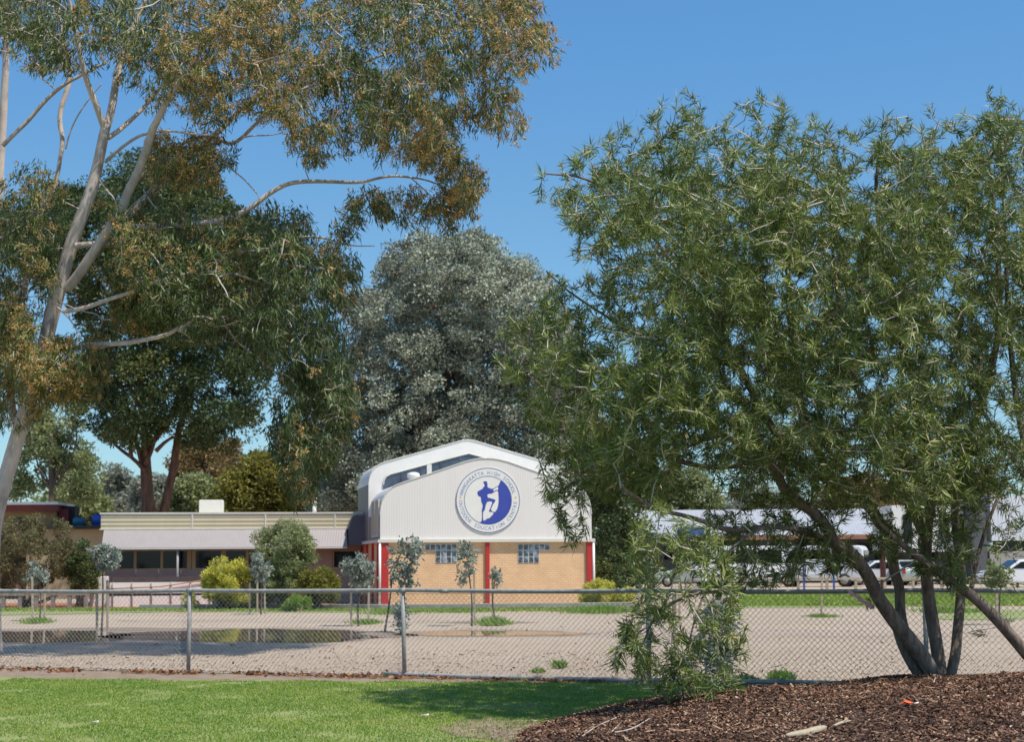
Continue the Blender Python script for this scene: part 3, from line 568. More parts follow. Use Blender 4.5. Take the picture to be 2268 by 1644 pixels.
# veranda ramp in front
rmp = thing('access_ramp', LF.pt(3, -3, 0), 'white sided access ramp with rails below the long window row', 'ramp')
a0 = LF.hit(243, 1300, -3)[0]; a1 = LF.hit(470, 1300, -3)[0]; z1 = LF.hit(300, 1291, -3)[1]; z2 = LF.hit(300, 1334, -3)[1]
bm = MB(); LF.box(bm, a0, a1, -3, -2.9, 0, z1*.45); LF.box(bm, a0, a1, -3, -2.9, z1*.55, z1); bm.build('side_panel', M['white'], rmp)
bm = MB(); LF.box(bm, a0, a1+2, -2.85, -1.6, z1*.3, z1*.75); bm.build('deck', M['brownwood'], rmp)
z3 = LF.hit(300, 1279, -2.9)[1]
bm = MB(); LF.box(bm, a0, a1+3.2, -2.2, -2.12, z1*.9, z3); bm.build('kick_board', M['brownwood'], rmp)
for u in np.linspace(300, 600, 7):
    bm = MB(); q = LF.hit(u, 1300, -2.1)[0]; bm.tube([LF.pt(q, -2.1, z3-.1), LF.pt(q, -2.1, LF.hit(u, 1262, -2.1)[1])], .02, 6); bm.build('rail_post', M['brownwood'], rmp)
for u in np.linspace(250, 465, 6):
    bm = MB(); q = LF.hit(u, 1300, -3.03)[0]; bm.tube([LF.pt(q, -3.04, 0), LF.pt(q, -3.04, z1+.02)], .025, 6); bm.build('panel_post', M['galv'], rmp)
bm = MB(); bm.tube([LF.pt(a0, -3.06, z1*.75), LF.pt(a1*.55, -3.06, z1*.82), LF.pt(a1, -3.06, z1*1.12)], .022, 6); bm.build('handrail', M['rust'], rmp)
# white cabinet
b0 = G(216, 1346); cab = thing('utility_cabinet', b0, 'tall cream utility cabinet with leaning door left of the ramp', 'cabinet')
bm = MB(); pc = P(224, 1310, b0[1]); hw = 12/FPX*b0[1]; bm.box([pc[0], pc[1]+.2, .62], (hw, .15, .60)); bm.build('body', M['white'], cab, bev=.02)
bm = MB(); pc2 = P(205, 1310, b0[1]); bm.box([pc2[0], pc2[1], .6], (.09, .10, .58)); bm.build('door', M['cream'], cab, bev=.01)
# ------------------------------------------------------------------ left rear buildings
BF = Frame(160, 86, 4)
lb = thing('yellow_brick_building', BF.pt(-2, 1, 0), 'yellow brick building with red fascia and thin white roof edge, leftmost', 'building')
def pbx(fr, name, mat, par, u0, u1, v0, v1, d0, d1, bev=0):
    bm = MB(); fr.pbox(bm, u0, u1, v0, v1, d0, d1); return bm.build(name, mat, par, bev=bev)
pbx(BF, 'wall', M['brick2'], lb, -60, 118, 1133, 1330, 0, 4)
pbx(BF, 'red_fascia', pm('dull_red', (.24, .06, .05), (.18, .05, .04), 2, .7), lb, -60, 126, 1119, 1133, -.3, 3.9)
pbx(BF, 'roof_edge', M['white'], lb, -60, 128, 1113, 1118, -.6, 4)
pbx(BF, 'window', M['glass'], lb, 30, 62, 1146, 1170, -.02, .04)
pbx(BF, 'red_door', pm('deep_red', (.22, .03, .03), None, 2, .6), lb, 130, 150, 1128, 1165, .5, .7)
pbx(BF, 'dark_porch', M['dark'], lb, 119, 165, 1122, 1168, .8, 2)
tb = thing('flat_roofed_annex', BF.pt(2, -2, 0), 'tan walled annex with dark flat roof edge left of the classroom block', 'building')
pbx(BF, 'wall', pm('tan_render', (.42, .30, .17), (.36, .25, .14), 1, .85), tb, 60, 236, 1172, 1335, -3, -.6)
pbx(BF, 'roof_slab', M['dark'], tb, 50, 240, 1165, 1172, -3.4, -.3)
def tank(u, v0, v1, wpx, mat, label, nm='water_tank'):
    c = BF.hit(u, v1, -1.6); zt_ = BF.hit(u, v0, -1.6)[1]; r_ = wpx/FPX*84; q = BF.pt(c[0], -1.6, c[1]); t_ = thing(nm, q, label, 'tank')
    bm = MB(); hh = zt_-c[1]; bm.tube([q, q+[0, 0, hh*.8], q+[0, 0, hh*.92], q+[0, 0, hh]], [r_, r_, r_*.85, r_*.4], 20); bm.build('tank_body', mat, t_)
    bm = MB(); bm.tube([q+[0, 0, hh], q+[0, 0, hh+.08]], r_*.25, 10); bm.build('lid', M['dark'], t_)
tank(175, 1147, 1165, 14, pm('teal_plastic', (.03, .14, .22), None, 2, .4), 'teal round tank on the annex roof beside the red door')
tank(216, 1140, 1165, 13, pm('royal_blue_plastic', (.03, .09, .42), None, 2, .4), 'bright blue tank touching the left end of the classroom fascia')
# ------------------------------------------------------------------ right rear buildings
RF = Frame(1420, 125, 0)
rb = thing('iron_roofed_shed', RF.pt(8, 2, 0), 'long shed with pale grey iron roof and rusty gutter behind the parked cars', 'building')
zr1 = RF.hit(1700, 1128, 4)[1]; zr0 = RF.hit(1700, 1186, 0)[1]; sa = RF.hit(1410, 1186, 0)[0]; sb = RF.hit(2150, 1186, 0)[0]
bm = MB(); bm.prism([RF.pt(sa, -.4, zr0), RF.pt(sa, 5, zr1), RF.pt(sa, 5, zr1-.15), RF.pt(sa, -.4, zr0-.12)], RF.e1*(sb-sa)); rf_ = bm.build('roof', M['roofgrey'], rb)
pbx(RF, 'blue_roof_panel', pm('faded_blue_sheet', (.07, .13, .33), (.10, .17, .36), 1, .6), rb, 1498, 1560, 1168, 1186, -.5, -.42)
pbx(RF, 'gutter', M['rust'], rb, 1562, 2150, 1187, 1193, -.6, -.45)
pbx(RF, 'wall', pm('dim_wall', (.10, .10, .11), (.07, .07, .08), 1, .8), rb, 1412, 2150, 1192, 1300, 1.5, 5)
for u in (1440, 1560, 1700, 1830, 1960, 2080):
    pbx(RF, 'veranda_post', M['galv'], rb, u, u+5, 1192, 1300, -.4, -.25)
for u in (1470, 1600, 1760, 1900, 2020):
    pbx(RF, 'window', M['glass'], rb, u, u+55, 1205, 1240, 1.42, 1.49)
SF = Frame(2190, 112, 0)
ws = thing('white_factory_shed', SF.pt(2, 1, 0), 'tall white clad shed with dark window strip at the right edge', 'building')
pbx(SF, 'upper_wall', ribm('white_sheet_cladding', (.74, .75, .78), (.68, .70, .73), (1, 0, 0), .25, .3), ws, 2192, 2420, 1098, 1197, 0, 8)
pbx(SF, 'window_strip', M['glass'], ws, 2200, 2420, 1197, 1222, .15, .3)
pbx(SF, 'lower_wall', M['greywall'], ws, 2192, 2420, 1222, 1300, .05, 8)
pbx(SF, 'grey_pillar', pm('slate_pillar', (.12, .12, .13), (.10, .10, .11), 1, .7), ws, 2150, 2190, 1110, 1300, -.5, 3)
pbx(SF, 'white_side_wall', M['white'], ws, 1975, 2149, 1120, 1222, 1.5, 8)
for u in (2000, 2040, 2082, 2120): pbx(SF, 'window', M['glass'], ws, u, u+22, 1140, 1205, 1.42, 1.49)
# parked vehicles
def car(kind, u, Y, yaw, mat, label, group='vehicles parked along the shed'):
    c = P(u, 1300, Y); o = np.array([c[0], c[1], 0]); t = thing('parked_'+kind, o, label, kind, group); a = R(yaw); ex = np.array([math.cos(a), math.sin(a), 0]); ey = np.array([-math.sin(a), math.cos(a), 0])
    q = lambda x, y, z: o+ex*x+ey*y+np.array([0, 0, z])
    t.scale = (1.28,)*3 if kind == 'van' else (1.12,)*3
    if kind == 'van':
        Wd = .92; body = [(-2.35, .35), (-2.4, .9), (-2.35, 1.9), (-2.2, 2.05), (1.1, 2.05), (1.4, 1.95), (1.95, 1.15), (2.4, .95), (2.45, .4), (2.3, .3), (-2.2, .3)]; side = [[(.55, 1.2), (.55, 1.85), (1.15, 1.85), (1.6, 1.2)], [(-.7, 1.2), (-.7, 1.85), (.45, 1.85), (.45, 1.2)], [(-2.1, 1.2), (-2.1, 1.85), (-.8, 1.85), (-.8, 1.2)]]; ws_ = [(1.43, 1.93), (1.93, 1.19)]; rw = [(-2.41, 1.2), (-2.37, 1.8)]
    else:
        Wd = .86; body = [(-2.15, .4), (-2.2, .8), (-2.1, .98), (-1.7, 1.05), (-1.3, 1.42), (-.4, 1.5), (.35, 1.45), (1.05, 1.0), (1.9, .88), (2.15, .7), (2.15, .35), (2, .25), (-2, .25)]; side = [[(-.15, 1.0), (-.15, 1.38), (.3, 1.36), (.85, 1.0)], [(-1.25, 1.03), (-1.0, 1.34), (-.25, 1.38), (-.25, 1.0)]]; ws_ = [(.38, 1.44), (1.02, 1.03)]; rw = [(-1.68, 1.07), (-1.32, 1.41)]
    bm = MB(); bm.prism([q(x, -Wd, z) for x, z in body], ey*2*Wd); bd = bm.build('body', mat, t, bev=.09)
    for g_ in side:
        for sy in (-1, 1):
            bm = MB(); bm.prism([q(x, sy*(Wd+.004), z) for x, z in g_], ey*sy*.012); bm.build('side_window', M['glass'], t)
    for nm, ln in (('windscreen', ws_), ('rear_window', rw)):
        (x0, z0_), (x1, z1_) = ln; dn = unit(np.array([z1_-z0_, 0, x0-x1]) if nm == 'windscreen' else np.array([-(z1_-z0_), 0, x1-x0])); dn = dn if (dn[0] > 0) == (nm == 'windscreen') else -dn
        off = (ex*dn[0]+np.array([0, 0, dn[2]])); bm = MB(); bm.prism([q(x0, -Wd*.82, z0_)+off*.012, q(x0, Wd*.82, z0_)+off*.012, q(x1, Wd*.88, z1_)+off*.012, q(x1, -Wd*.88, z1_)+off*.012], off*.01); bm.build(nm, M['glass'], t)
    for x in (-1.4, 1.4):
        for sy in (-1, 1):
            bm = MB(); bm.tube([q(x, sy*(Wd-.18), .33), q(x, sy*(Wd+.03), .33)], .33, 20); wh = bm.build('wheel', M['tyre'], t)
            bm = MB(); bm.tube([q(x, sy*(Wd+.031), .33), q(x, sy*(Wd+.045), .33)], .2, 14); bm.build('rim', M['galv'], wh)
    xf, xb = body[-4 if kind == 'van' else -4][0], body[1][0]
    for sy in (-1, 1):
        bm = MB(); bm.box(q(xf+.02, sy*Wd*.72, .68 if kind != 'van' else .8), (.05, .16, .08), [ex, ey, [0, 0, 1]]); bm.build('headlight', M['lampclear'], t, bev=.02)
        bm = MB(); bm.box(q(xb-.01, sy*Wd*.82, .85), (.03, .1, .14), [ex, ey, [0, 0, 1]]); bm.build('tail_light', M['lampred'], t, bev=.02)
    return t
car('van', 1630, 104, 200, M['carwhite'], 'white van behind drooping twigs, leftmost of the vehicles in full view')
car('van', 1815, 106, 160, M['carwhite'], 'white van parked behind the small white signboard')
car('car', 1530, 110, 175, M['cargreen'], 'pale green car left of the white vans, mostly hidden by drooping leaves')
car('car', 2010, 110, 90, M['cargreen'], 'pale green car seen between the two upright stems of the shrub')
car('car', 2262, 98, 185, M['carwhite'], 'white car below the dark window strip at the right edge')
car('car', 1945, 112, 182, M['carwhite'], 'white sedan just right of the rusty red upright pipe')
# signboard on blue posts
b0 = G(1814, 1309); sg = thing('signboard', b0, 'small white signboard with blue lettering on two blue posts', 'sign'); yy = b0[1]
for u in (1781, 1847):
    p = P(u, 1300, yy); bm = MB(); bm.box([p[0], yy, .9], (.05, .05, .92)); bm.build('post', M['bluepaint'], sg)
a = P(1784, 1240, yy); c = P(1844, 1272, yy); bm = MB(); bm.box([(a[0]+c[0])/2, yy-.07, (a[2]+c[2])/2], ((c[0]-a[0])/2, .018, (a[2]-c[2])/2)); bd = bm.build('panel', M['carwhite'], sg)
for k, (x0, x1) in enumerate(((.1, .85), (.15, .7), (.2, .8))):
    n_ = 9; bm = MB()
    for j in range(n_):
        if j in (3, 6) and k != 1: continue
        f0 = x0+(x1-x0)*j/n_; f1 = f0+(x1-x0)/n_*.72; zc = a[2]+(c[2]-a[2])*(.27+.24*k); bm.box([a[0]+(c[0]-a[0])*(f0+f1)/2, yy-.091, zc], ((c[0]-a[0])*(f1-f0)/2, .002, .05-.012*(j % 2)))
    bm.build('lettering', M['letter'], bd)
# timber barrier rail and blue barrier
def rails(name, pts, h, label, mat, step=55, thick=.06):
    (u0, v0), (u1, v1) = pts; a = G(u0, v0); c = G(u1, v1); t = thing(name, (a+c)/2, label, 'fence'); n_ = max(2, int((u1-u0)/step))
    for k in range(n_+1):
        p = a+(c-a)*k/n_; bm = MB(); bm.box([p[0], p[1], h/2], (.07, .07, h/2)); bm.build('post', mat, t)
    d = unit(c-a); nn_ = np.array([-d[1], d[0], 0]); bm = MB(); bm.box((a+c)/2+[0, 0, h+thick*.5]-nn_*.0, (np.linalg.norm(c-a)/2, .09, thick), [d, nn_, [0, 0, 1]]); bm.build('rail', mat, t)
rails('timber_barrier', [(1640, 1310), (2150, 1306)], .62, 'low timber barrier rail between the far grass and the parked vehicles', M['timber'], 60)
rails('blue_barrier', [(2190, 1302), (2380, 1300)], .5, 'low blue barrier rail in front of the white shed', M['bluepaint'], 60, .12)
rails('log_barrier', [(-30, 1352), (190, 1350)], .55, 'weathered low log barrier in front of the dark olive shrub', M['rail'], 36, .05)
b0 = G(1957, 1306); p = P(1957, 1300, b0[1]); t = thing('steel_column', b0, 'rusty red upright pipe beside the timber barrier', 'post'); bm = MB(); bm.tube([b0, b0+[0, 0, 4]], .17, 12); bm.build('shaft', pm('red_oxide', (.15, .06, .055), (.12, .05, .045), 3, .7), t); bm = MB(); bm.tube([b0+[0, 0, 4], b0+[0, 0, 4.06]], .22, 12); bm.build('cap', M['dark'], t)
# ------------------------------------------------------------------ background trees
def cloud(poly, Y, T, ncl, rcl, nl, L, W, gap=None, holes=(), edge=60, spread=1.5, shell=.3, toneamp=.5, flat=.8, gs=2.0):
    c = sample(poly, ncl, Y, T, edge=edge, gap=gap, gs=gs, holes=holes, shell=shell); k = nl//len(c)
    rr = rcl*(.55+.8*rng.random(len(c))); d = rdir(len(c)*k); d[:, 2] = d[:, 2]*.9+.1; r_ = (np.repeat(rr, k)*(.55+.5*rng.random(len(c)*k)))[:, None]
    p = np.repeat(c, k, 0)+d*r_*np.array([1, 1, flat]); tone = np.repeat(rng.random(len(c)), k)*toneamp+rng.random(len(p))*(1-toneamp)
    q, t_ = leaves(p, unit(d+rng.normal(size=d.shape)*.3), 1, L, W, spread=spread, along=0, tone=tone, bend=.2); return q, tone, c
def limbs_to(mb, base_pts, radii, c, n, rb, seed_from=.4):
    base = smooth(base_pts, 2); mb.tube(base, radii, 9)
    ix = rng.permutation(len(c))[:n]; m = len(base)
    for i in ix:
        t = c[i]; s = base[rng.integers(int(m*seed_from), m)]; L = np.linalg.norm(t-s); mid = (s+t)/2+rng.normal(size=3)*L*.07+np.array([0, 0, -.05*L]); mb.tube(smooth([s, mid, t], 2), [rb*min(1.5, .3+L*.12), rb*.2], 4, cap=False)
def tree(name, label, cat, poly, Y, T, ncl, rcl, nl, L, W, lf, bark, trunk, tr, nlimb=12, rb=.12, group=None, **kw):
    q, tone, c = cloud(poly, Y, T, ncl, rcl, nl, L, W, **kw)
    tp = path(trunk, Y); base = tp[0].copy(); t = thing(name, base, label, cat, group)
    mb = MB(); limbs_to(mb, tp, tr, c, nlimb, rb); mb.build('trunk', bark, t); quadmesh('crown', q, tone, M[lf], t); return t, c
def gv(Y, u): return float(1250-(u-1134)*.007+FPX*CH/Y)
BT = 'trees beyond the school buildings'
tree('silver_leaved_tree', 'broad silver grey leaved tree rising behind the hall', 'tree',
     [(690, 1130), (740, 1050), (720, 960), (770, 900), (760, 800), (790, 740), (770, 660), (830, 640), (860, 570), (890, 530), (940, 525), (985, 545), (1010, 525), (1070, 515), (1100, 545), (1115, 575), (1160, 582), (1205, 625), (1225, 680), (1270, 720), (1290, 800), (1320, 900), (1340, 1000), (1330, 1150), (1000, 1160)], 96, 5.5, 1500, .75, 330000, .17, .105, 'lf_silver', M['bark_grey'],
     [(985, gv(96, 985)), (985, 1150), (990, 1000), (985, 850), (1000, 700)], [.45, .4, .3, .2, .08], 40, .16, group=BT, shell=.35)
t, c = tree('brown_barked_gum', 'dark green gum with two red brown trunks behind the classroom block', 'tree',
     [(30, 500), (60, 450), (130, 425), (190, 440), (240, 385), (300, 345), (360, 350), (400, 410), (470, 430), (530, 480), (600, 520), (640, 600), (650, 720), (620, 800), (575, 850), (570, 950), (520, 975), (440, 985), (350, 950), (300, 985), (240, 965), (190, 920), (170, 830), (210, 740), (140, 640), (50, 600)], 85, 4.5, 620, .85, 150000, .22, .095, 'lf_dark', M['bark_brown'],
     [(322, gv(85, 322)), (330, 1180), (326, 1090), (322, 1020), (322, 960), (310, 880), (330, 780)], [.42, .36, .33, .28, .2, .15, .06], 15, .09, group=BT, holes=((500, 870, 20, 30, .8),), shell=.4)
mb = MB(); mb.tube(smooth(path([(350, gv(85, 350)), (358, 1160), (372, 1090), (384, 1040), (390, 990), (400, 930), (430, 880)], 85.5), 2), [.3, .26, .22, .2, .16, .1], 8)
for br in ([(322, 1045), (300, 1020), (265, 995), (240, 970), (215, 965)], [(322, 1030), (340, 990), (345, 960)], [(290, 1012), (288, 980), (285, 950)], [(325, 1010), (318, 970), (300, 940)], [(345, 1000), (370, 975), (395, 965)]):
    mb.tube(smooth(path(br, 84.5), 2), [.13, .05], 6)
mb.build('limb', M['bark_brown'], t)
far = [('round_crowned_tree', 'feathery green tree above the yellow brick building', [(20, 1115), (40, 1000), (60, 930), (100, 880), (140, 850), (190, 880), (185, 950), (205, 1030), (230, 1110)], 100, 3, 130, .6, 15000, .26, .12, 'lf_far', 115, dict(gap=.0, gs=1.4)),
       ('spreading_tree', 'mid green tree just left of the blue tank', [(70, 1125), (110, 1075), (150, 1060), (200, 1070), (230, 1130), (200, 1165), (90, 1165)], 112, 2.5, 70, .8, 9000, .3, .2, 'lf_far', 160, {}),
       ('distant_grey_gum', 'small hazy grey gum in the gap left of the brown trunks', [(218, 1150), (228, 1090), (245, 1045), (262, 1036), (280, 1060), (300, 1090), (335, 1120), (335, 1150)], 170, 3, 80, .9, 11000, .45, .22, 'lf_fargrey', 265, {}),
       ('distant_grey_gum', 'hazy grey gum directly behind the two brown trunks', [(290, 1145), (300, 1080), (330, 1050), (360, 1060), (390, 1100), (400, 1145)], 165, 3, 70, .9, 9000, .45, .22, 'lf_fargrey', 340, {}),
       ('rusty_tree', 'rusty brown leaved tree above the rooftop unit', [(350, 1145), (370, 1070), (385, 1010), (420, 980), (470, 975), (520, 985), (545, 1020), (560, 1080), (560, 1145)], 118, 3.5, 130, .8, 20000, .32, .15, 'lf_rust', 450, {}),
       ('light_green_tree', 'light green bushy tree left of the rooftop unit', [(365, 1150), (385, 1095), (420, 1060), (460, 1065), (490, 1100), (500, 1150)], 108, 2.5, 80, .7, 12000, .28, .15, 'lf_far', 430, {}),
       ('yellow_green_tree', 'yellow green tree right of the rooftop unit', [(480, 1150), (495, 1075), (530, 1040), (570, 1015), (610, 1020), (640, 1060), (650, 1150)], 104, 3, 120, .75, 18000, .28, .15, 'lf_yg', 560, {}),
       ('yellow_green_tree', 'yellow green tree beside the flue pipe', [(620, 1150), (640, 1060), (680, 1030), (730, 1040), (770, 1075), (800, 1150)], 102, 3, 120, .75, 18000, .28, .15, 'lf_yg', 700, {}),
       ('dark_green_tree', 'dense dark tree against the right side of the hall', [(1300, 1320), (1290, 1150), (1280, 1000), (1330, 930), (1390, 930), (1440, 1010), (1450, 1130), (1425, 1200), (1430, 1300)], 84, 3, 200, .75, 26000, .22, .10, 'lf_dark', 1370, {}),
       ('dark_green_tree', 'olive tree behind the left end of the iron roofed shed', [(1420, 1190), (1430, 1090), (1480, 1040), (1550, 1050), (1600, 1120), (1600, 1190)], 135, 3.5, 110, .9, 14000, .34, .2, 'lf_far', 1510, {}),
       ('distant_tree', 'grey green tree over the middle of the iron roofed shed', [(1600, 1170), (1620, 1110), (1680, 1075), (1740, 1090), (1790, 1130), (1800, 1170)], 150, 4, 100, 1, 12000, .4, .22, 'lf_fargrey', 1700, {}),
       ('distant_tree', 'brownish tree over the right part of the iron roofed shed', [(1790, 1170), (1830, 1090), (1880, 1060), (1940, 1060), (1980, 1110), (1990, 1170)], 150, 4, 100, 1, 12000, .4, .22, 'lf_rust', 1890, {}),
       ('distant_tree', 'green tree rising over the white side wall of the tall shed', [(1970, 1150), (2000, 1080), (2060, 1040), (2130, 1050), (2200, 1090), (2220, 1150)], 150, 4, 110, 1, 13000, .4, .22, 'lf_far', 2090, {})]
for nm, lab, poly, Y, T, ncl, rcl, nl, L, W, lf, ut, kw in far:
    vt = min(p[1] for p in poly); vb = max(p[1] for p in poly)
    tree(nm, lab, 'tree', poly, Y, T, ncl, rcl, nl, L, W, lf, M['bark_grey'], [(ut, gv(Y, ut)), (ut+2, vb), (ut-3, vt*.4+vb*.6), (ut, vt*.75+vb*.25)], [.3, .25, .15, .05], 14, .1, group=BT, **kw)
# distant tree line closing the horizon
a = np.stack([rng.uniform(-500, 2800, 1500), np.zeros(1500)], 1); Yl = rng.uniform(190, 240, 1500); hh = 2+3.5*rng.random(1500)+2*np.sin(a[:, 0]/90)
x = (a[:, 0]-1134)/FPX*Yl; c = np.stack([x, Yl, hh*rng.random(1500)], 1); d = rdir(1500*22); p = np.repeat(c, 22, 0)+d*1.3; q, tn = leaves(p, d, 1, .9, .6, 1.2, along=0)
tag(quadmesh('far_woodland', q, tn, M['lf_fargrey']), kind='stuff')
# ------------------------------------------------------------------ garden shrubs in front of the buildings
def shrub(name, label, poly, Y, T, ncl, rcl, nl, L, W, lf, us, n=16, group='garden shrubs in front of the buildings', cat='shrub', stem='bark_grey', **kw):
    kw.setdefault('gap', -.05); kw.setdefault('gs', .45); q, tone, c = cloud(poly, Y, T, int(ncl*1.3), rcl*.72, nl, L, W, edge=40, **kw); g = P(us, 1300, Y); base = np.array([g[0], Y, 0]); t = thing(name, base, label, cat, group)
    mb = MB()
    for i in rng.permutation(len(c))[:n]:
        a = base+np.array([rng.normal()*.12, rng.normal()*.12, 0]); m_ = (a+c[i])/2+rng.normal(size=3)*.08; mb.tube(smooth([a, m_, c[i]], 2), [.035, .012], 5)
    mb.build('stem', M[stem], t); quadmesh('foliage', q, tone, M[lf], t)
shrub('olive_shrub', 'large dark olive shrub at the far left behind the log barrier', [(-40, 1310), (-20, 1200), (20, 1160), (80, 1145), (130, 1150), (165, 1180), (190, 1230), (205, 1290), (180, 1300), (120, 1285), (90, 1300), (40, 1290), (20, 1310)], 66, 1.8, 170, .36, 26000, .10, .045, 'lf_olive', 60, 22)
shrub('green_shrub', 'dense green shrub behind the sapling beside the cream cabinet', [(150, 1310), (160, 1230), (175, 1200), (205, 1210), (215, 1250), (210, 1310)], 65, 1, 70, .3, 9000, .10, .05, 'lf_dark', 185)
shrub('yellow_shrub', 'lime yellow feathery shrub beside the white ramp', [(400, 1340), (420, 1310), (455, 1290), (470, 1245), (495, 1228), (530, 1240), (560, 1275), (560, 1335)], 60, 1.0, 120, .28, 20000, .10, .035, 'lf_yel', 490)
shrub('tall_garden_shrub', 'tall grey green shrub standing against the mauve awning', [(560, 1330), (575, 1250), (565, 1190), (600, 1170), (640, 1155), (675, 1170), (690, 1220), (700, 1260), (735, 1280), (740, 1315), (690, 1330)], 60, 1.4, 200, .32, 34000, .10, .04, 'lf_far', 640, 24)
shrub('light_green_shrub', 'light green bushy shrub right of the tall garden shrub', [(640, 1335), (660, 1290), (690, 1260), (720, 1260), (745, 1290), (740, 1330)], 58.5, .9, 80, .28, 12000, .10, .04, 'lf_yg', 695)
shrub('groundcover_mound', 'low bright green rounded plant at the foot of the tall garden shrub', [(628, 1350), (640, 1330), (665, 1320), (690, 1322), (705, 1335), (712, 1350)], 57, .6, 50, .2, 7000, .07, .04, 'lf_grass', 670, 8)
shrub('yellow_shrub', 'yellow flowering shrub at the right corner of the hall', [(1290, 1335), (1300, 1300), (1330, 1285), (1370, 1290), (1400, 1310), (1400, 1335)], 60, .8, 80, .25, 12000, .09, .035, 'lf_yel', 1345, 10)
shrub('olive_shrub', 'olive green shrub in the shade behind the yellow flowering shrub', [(1318, 1310), (1325, 1240), (1350, 1210), (1385, 1240), (1400, 1310)], 66, .9, 60, .3, 8000, .10, .05, 'lf_dark', 1360, 10)
# ------------------------------------------------------------------ saplings and their stakes
def sapling(u, vb, crown, nl, L, label, lean=0, lf='lf_blue', dense=1.0):
    b0 = G(u, vb); Y = b0[1]; t = thing('young_gum', b0, label, 'sapling', 'young staked gums on the gravel'); top = P(crown[0], crown[1]-crown[3]*.7, Y)
    mb = MB(); st = smooth([b0, (b0*2+top)/3+[rng.normal()*.05, 0, 0], (b0+top*2)/3+[rng.normal()*.06, 0, 0], top], 2); mb.tube(st, [.03, .008], 7)
    n_ = nl//14; m7 = 9; ca = rng.random(m7)*6.28; cr_ = .35+.5*rng.random(m7); ci = rng.integers(0, m7, n_); a = rng.random(n_)*6.28; rr = .42*np.sqrt(rng.random(n_)); uu = crown[0]+crown[2]*(cr_[ci]*np.cos(ca[ci])+rr*np.cos(a)); vv = crown[1]+crown[3]*(cr_[ci]*np.sin(ca[ci])+rr*np.sin(a)); c = P(uu, vv, Y+rng.normal(size=n_)*crown[2]/FPX*Y*.5)
    tubes, dr = grow([st], c, .2, .008, .003); tubes_into(mb, tubes); mb.build('trunk', M['stem'], t)
    q, tn = leaves(c, dr, 14, L, L*.5, 1.0, .2, .22, jit=.03); quadmesh('crown', q, tn, M[lf], t)
sapling(225, 1402, (225, 1238, 38, 38), 2200, .10, 'blue grey sapling with a round head in front of the cream cabinet')
sapling(88, 1376, (86, 1272, 26, 26), 1100, .10, 'small round headed sapling beside the leftmost stake')
sapling(578, 1362, (577, 1256, 28, 36), 1700, .10, 'blue grey sapling between two stakes in front of the lime yellow shrub')
sapling(794, 1388, (795, 1262, 34, 34), 2100, .09, 'dark blue grey sapling left of the red hall columns')
sapling(852, 1402, (898, 1245, 38, 60), 1500, .10, 'tall wispy sapling in front of the left corner of the hall')
sapling(1045, 1388, (1035, 1250, 34, 58), 1000, .09, 'thin leaved sapling in front of the left glass block window')
sapling(1097, 1372, (1096, 1276, 16, 26), 380, .09, 'tiny leaved sapling right of the middle red column')
sapling(1585, 1503, (1590, 1410, 48, 100), 2800, .075, 'blue leaved sapling just behind the fence under the green shrub')
sapling(2215, 1385, (2215, 1265, 30, 36), 1000, .10, 'thin grey sapling in front of the white shed', lf='lf_far')
sapling(805, 1352, (815, 1300, 22, 16), 600, .09, 'low blue sapling at the foot of the hall side wall')
sapling(895, 1404, (893, 1368, 28, 34), 700, .085, 'short bushy sapling behind the second fence post')
def stake(u, v0, v1, label, lean=0.0):
    b0 = G(u, v1); top = P(u+lean, v0, b0[1]); t = thing('timber_stake', b0, label, 'stake', 'timber stakes holding the young gums')
    d = unit(top-b0); a = unit(np.cross(d, [0, 1, 0])); c = np.cross(d, a); mb = MB(); mb.box((top+b0)/2+d*-.03, (np.linalg.norm(top-b0)/2, .028, .028), [d, a, c]); mb.build('shaft', M['timber'], t, bev=.006)
    mb = MB(); tp = top+d*-.03; h_ = .026; mb.add([tp+a*h_+c*h_, tp-a*h_+c*h_, tp-a*h_-c*h_, tp+a*h_-c*h_, tp+d*.035], [(0, 1, 4), (1, 2, 4), (2, 3, 4), (3, 0, 4)]); mb.build('point', M['timber'], t)
for u, v0, v1, l, ln in ((72, 1278, 1378, 'pale timber stake, leftmost of all', -1), (99, 1310, 1374, 'short grey stake just right of the leftmost sapling', 0), (553, 1290, 1362, 'stake left of the sapling by the lime yellow shrub', 0), (570, 1262, 1358, 'thin tall stake touching the sapling by the lime yellow shrub', 0), (587, 1256, 1361, 'tall stake right of the sapling by the lime yellow shrub', -2), (778, 1276, 1388, 'tall pale stake left of the dark blue grey sapling', -1), (816, 1298, 1374, 'short stake right of the dark blue grey sapling', 1),
                         (1051, 1262, 1386, 'stake below the left glass block window', -1), (1091, 1258, 1372, 'stake right of the middle red column', 0), (1505, 1245, 1378, 'stake seen through the drooping leaves left of the blue sapling', 0), (1819, 1265, 1369, 'stake in the open gravel below the signboard', 2), (2207, 1264, 1382, 'stake beside the thin grey sapling at right', 0), (1490, 1300, 1510, 'pale stake close behind the fence by the blue leaved sapling', 4),
                         (238, 1285, 1400, 'stake right of the blue grey sapling in front of the cabinet', 0), (215, 1310, 1400, 'dark stake left of the blue grey sapling in front of the cabinet', 0)):
    stake(u, v0, v1, l, ln)
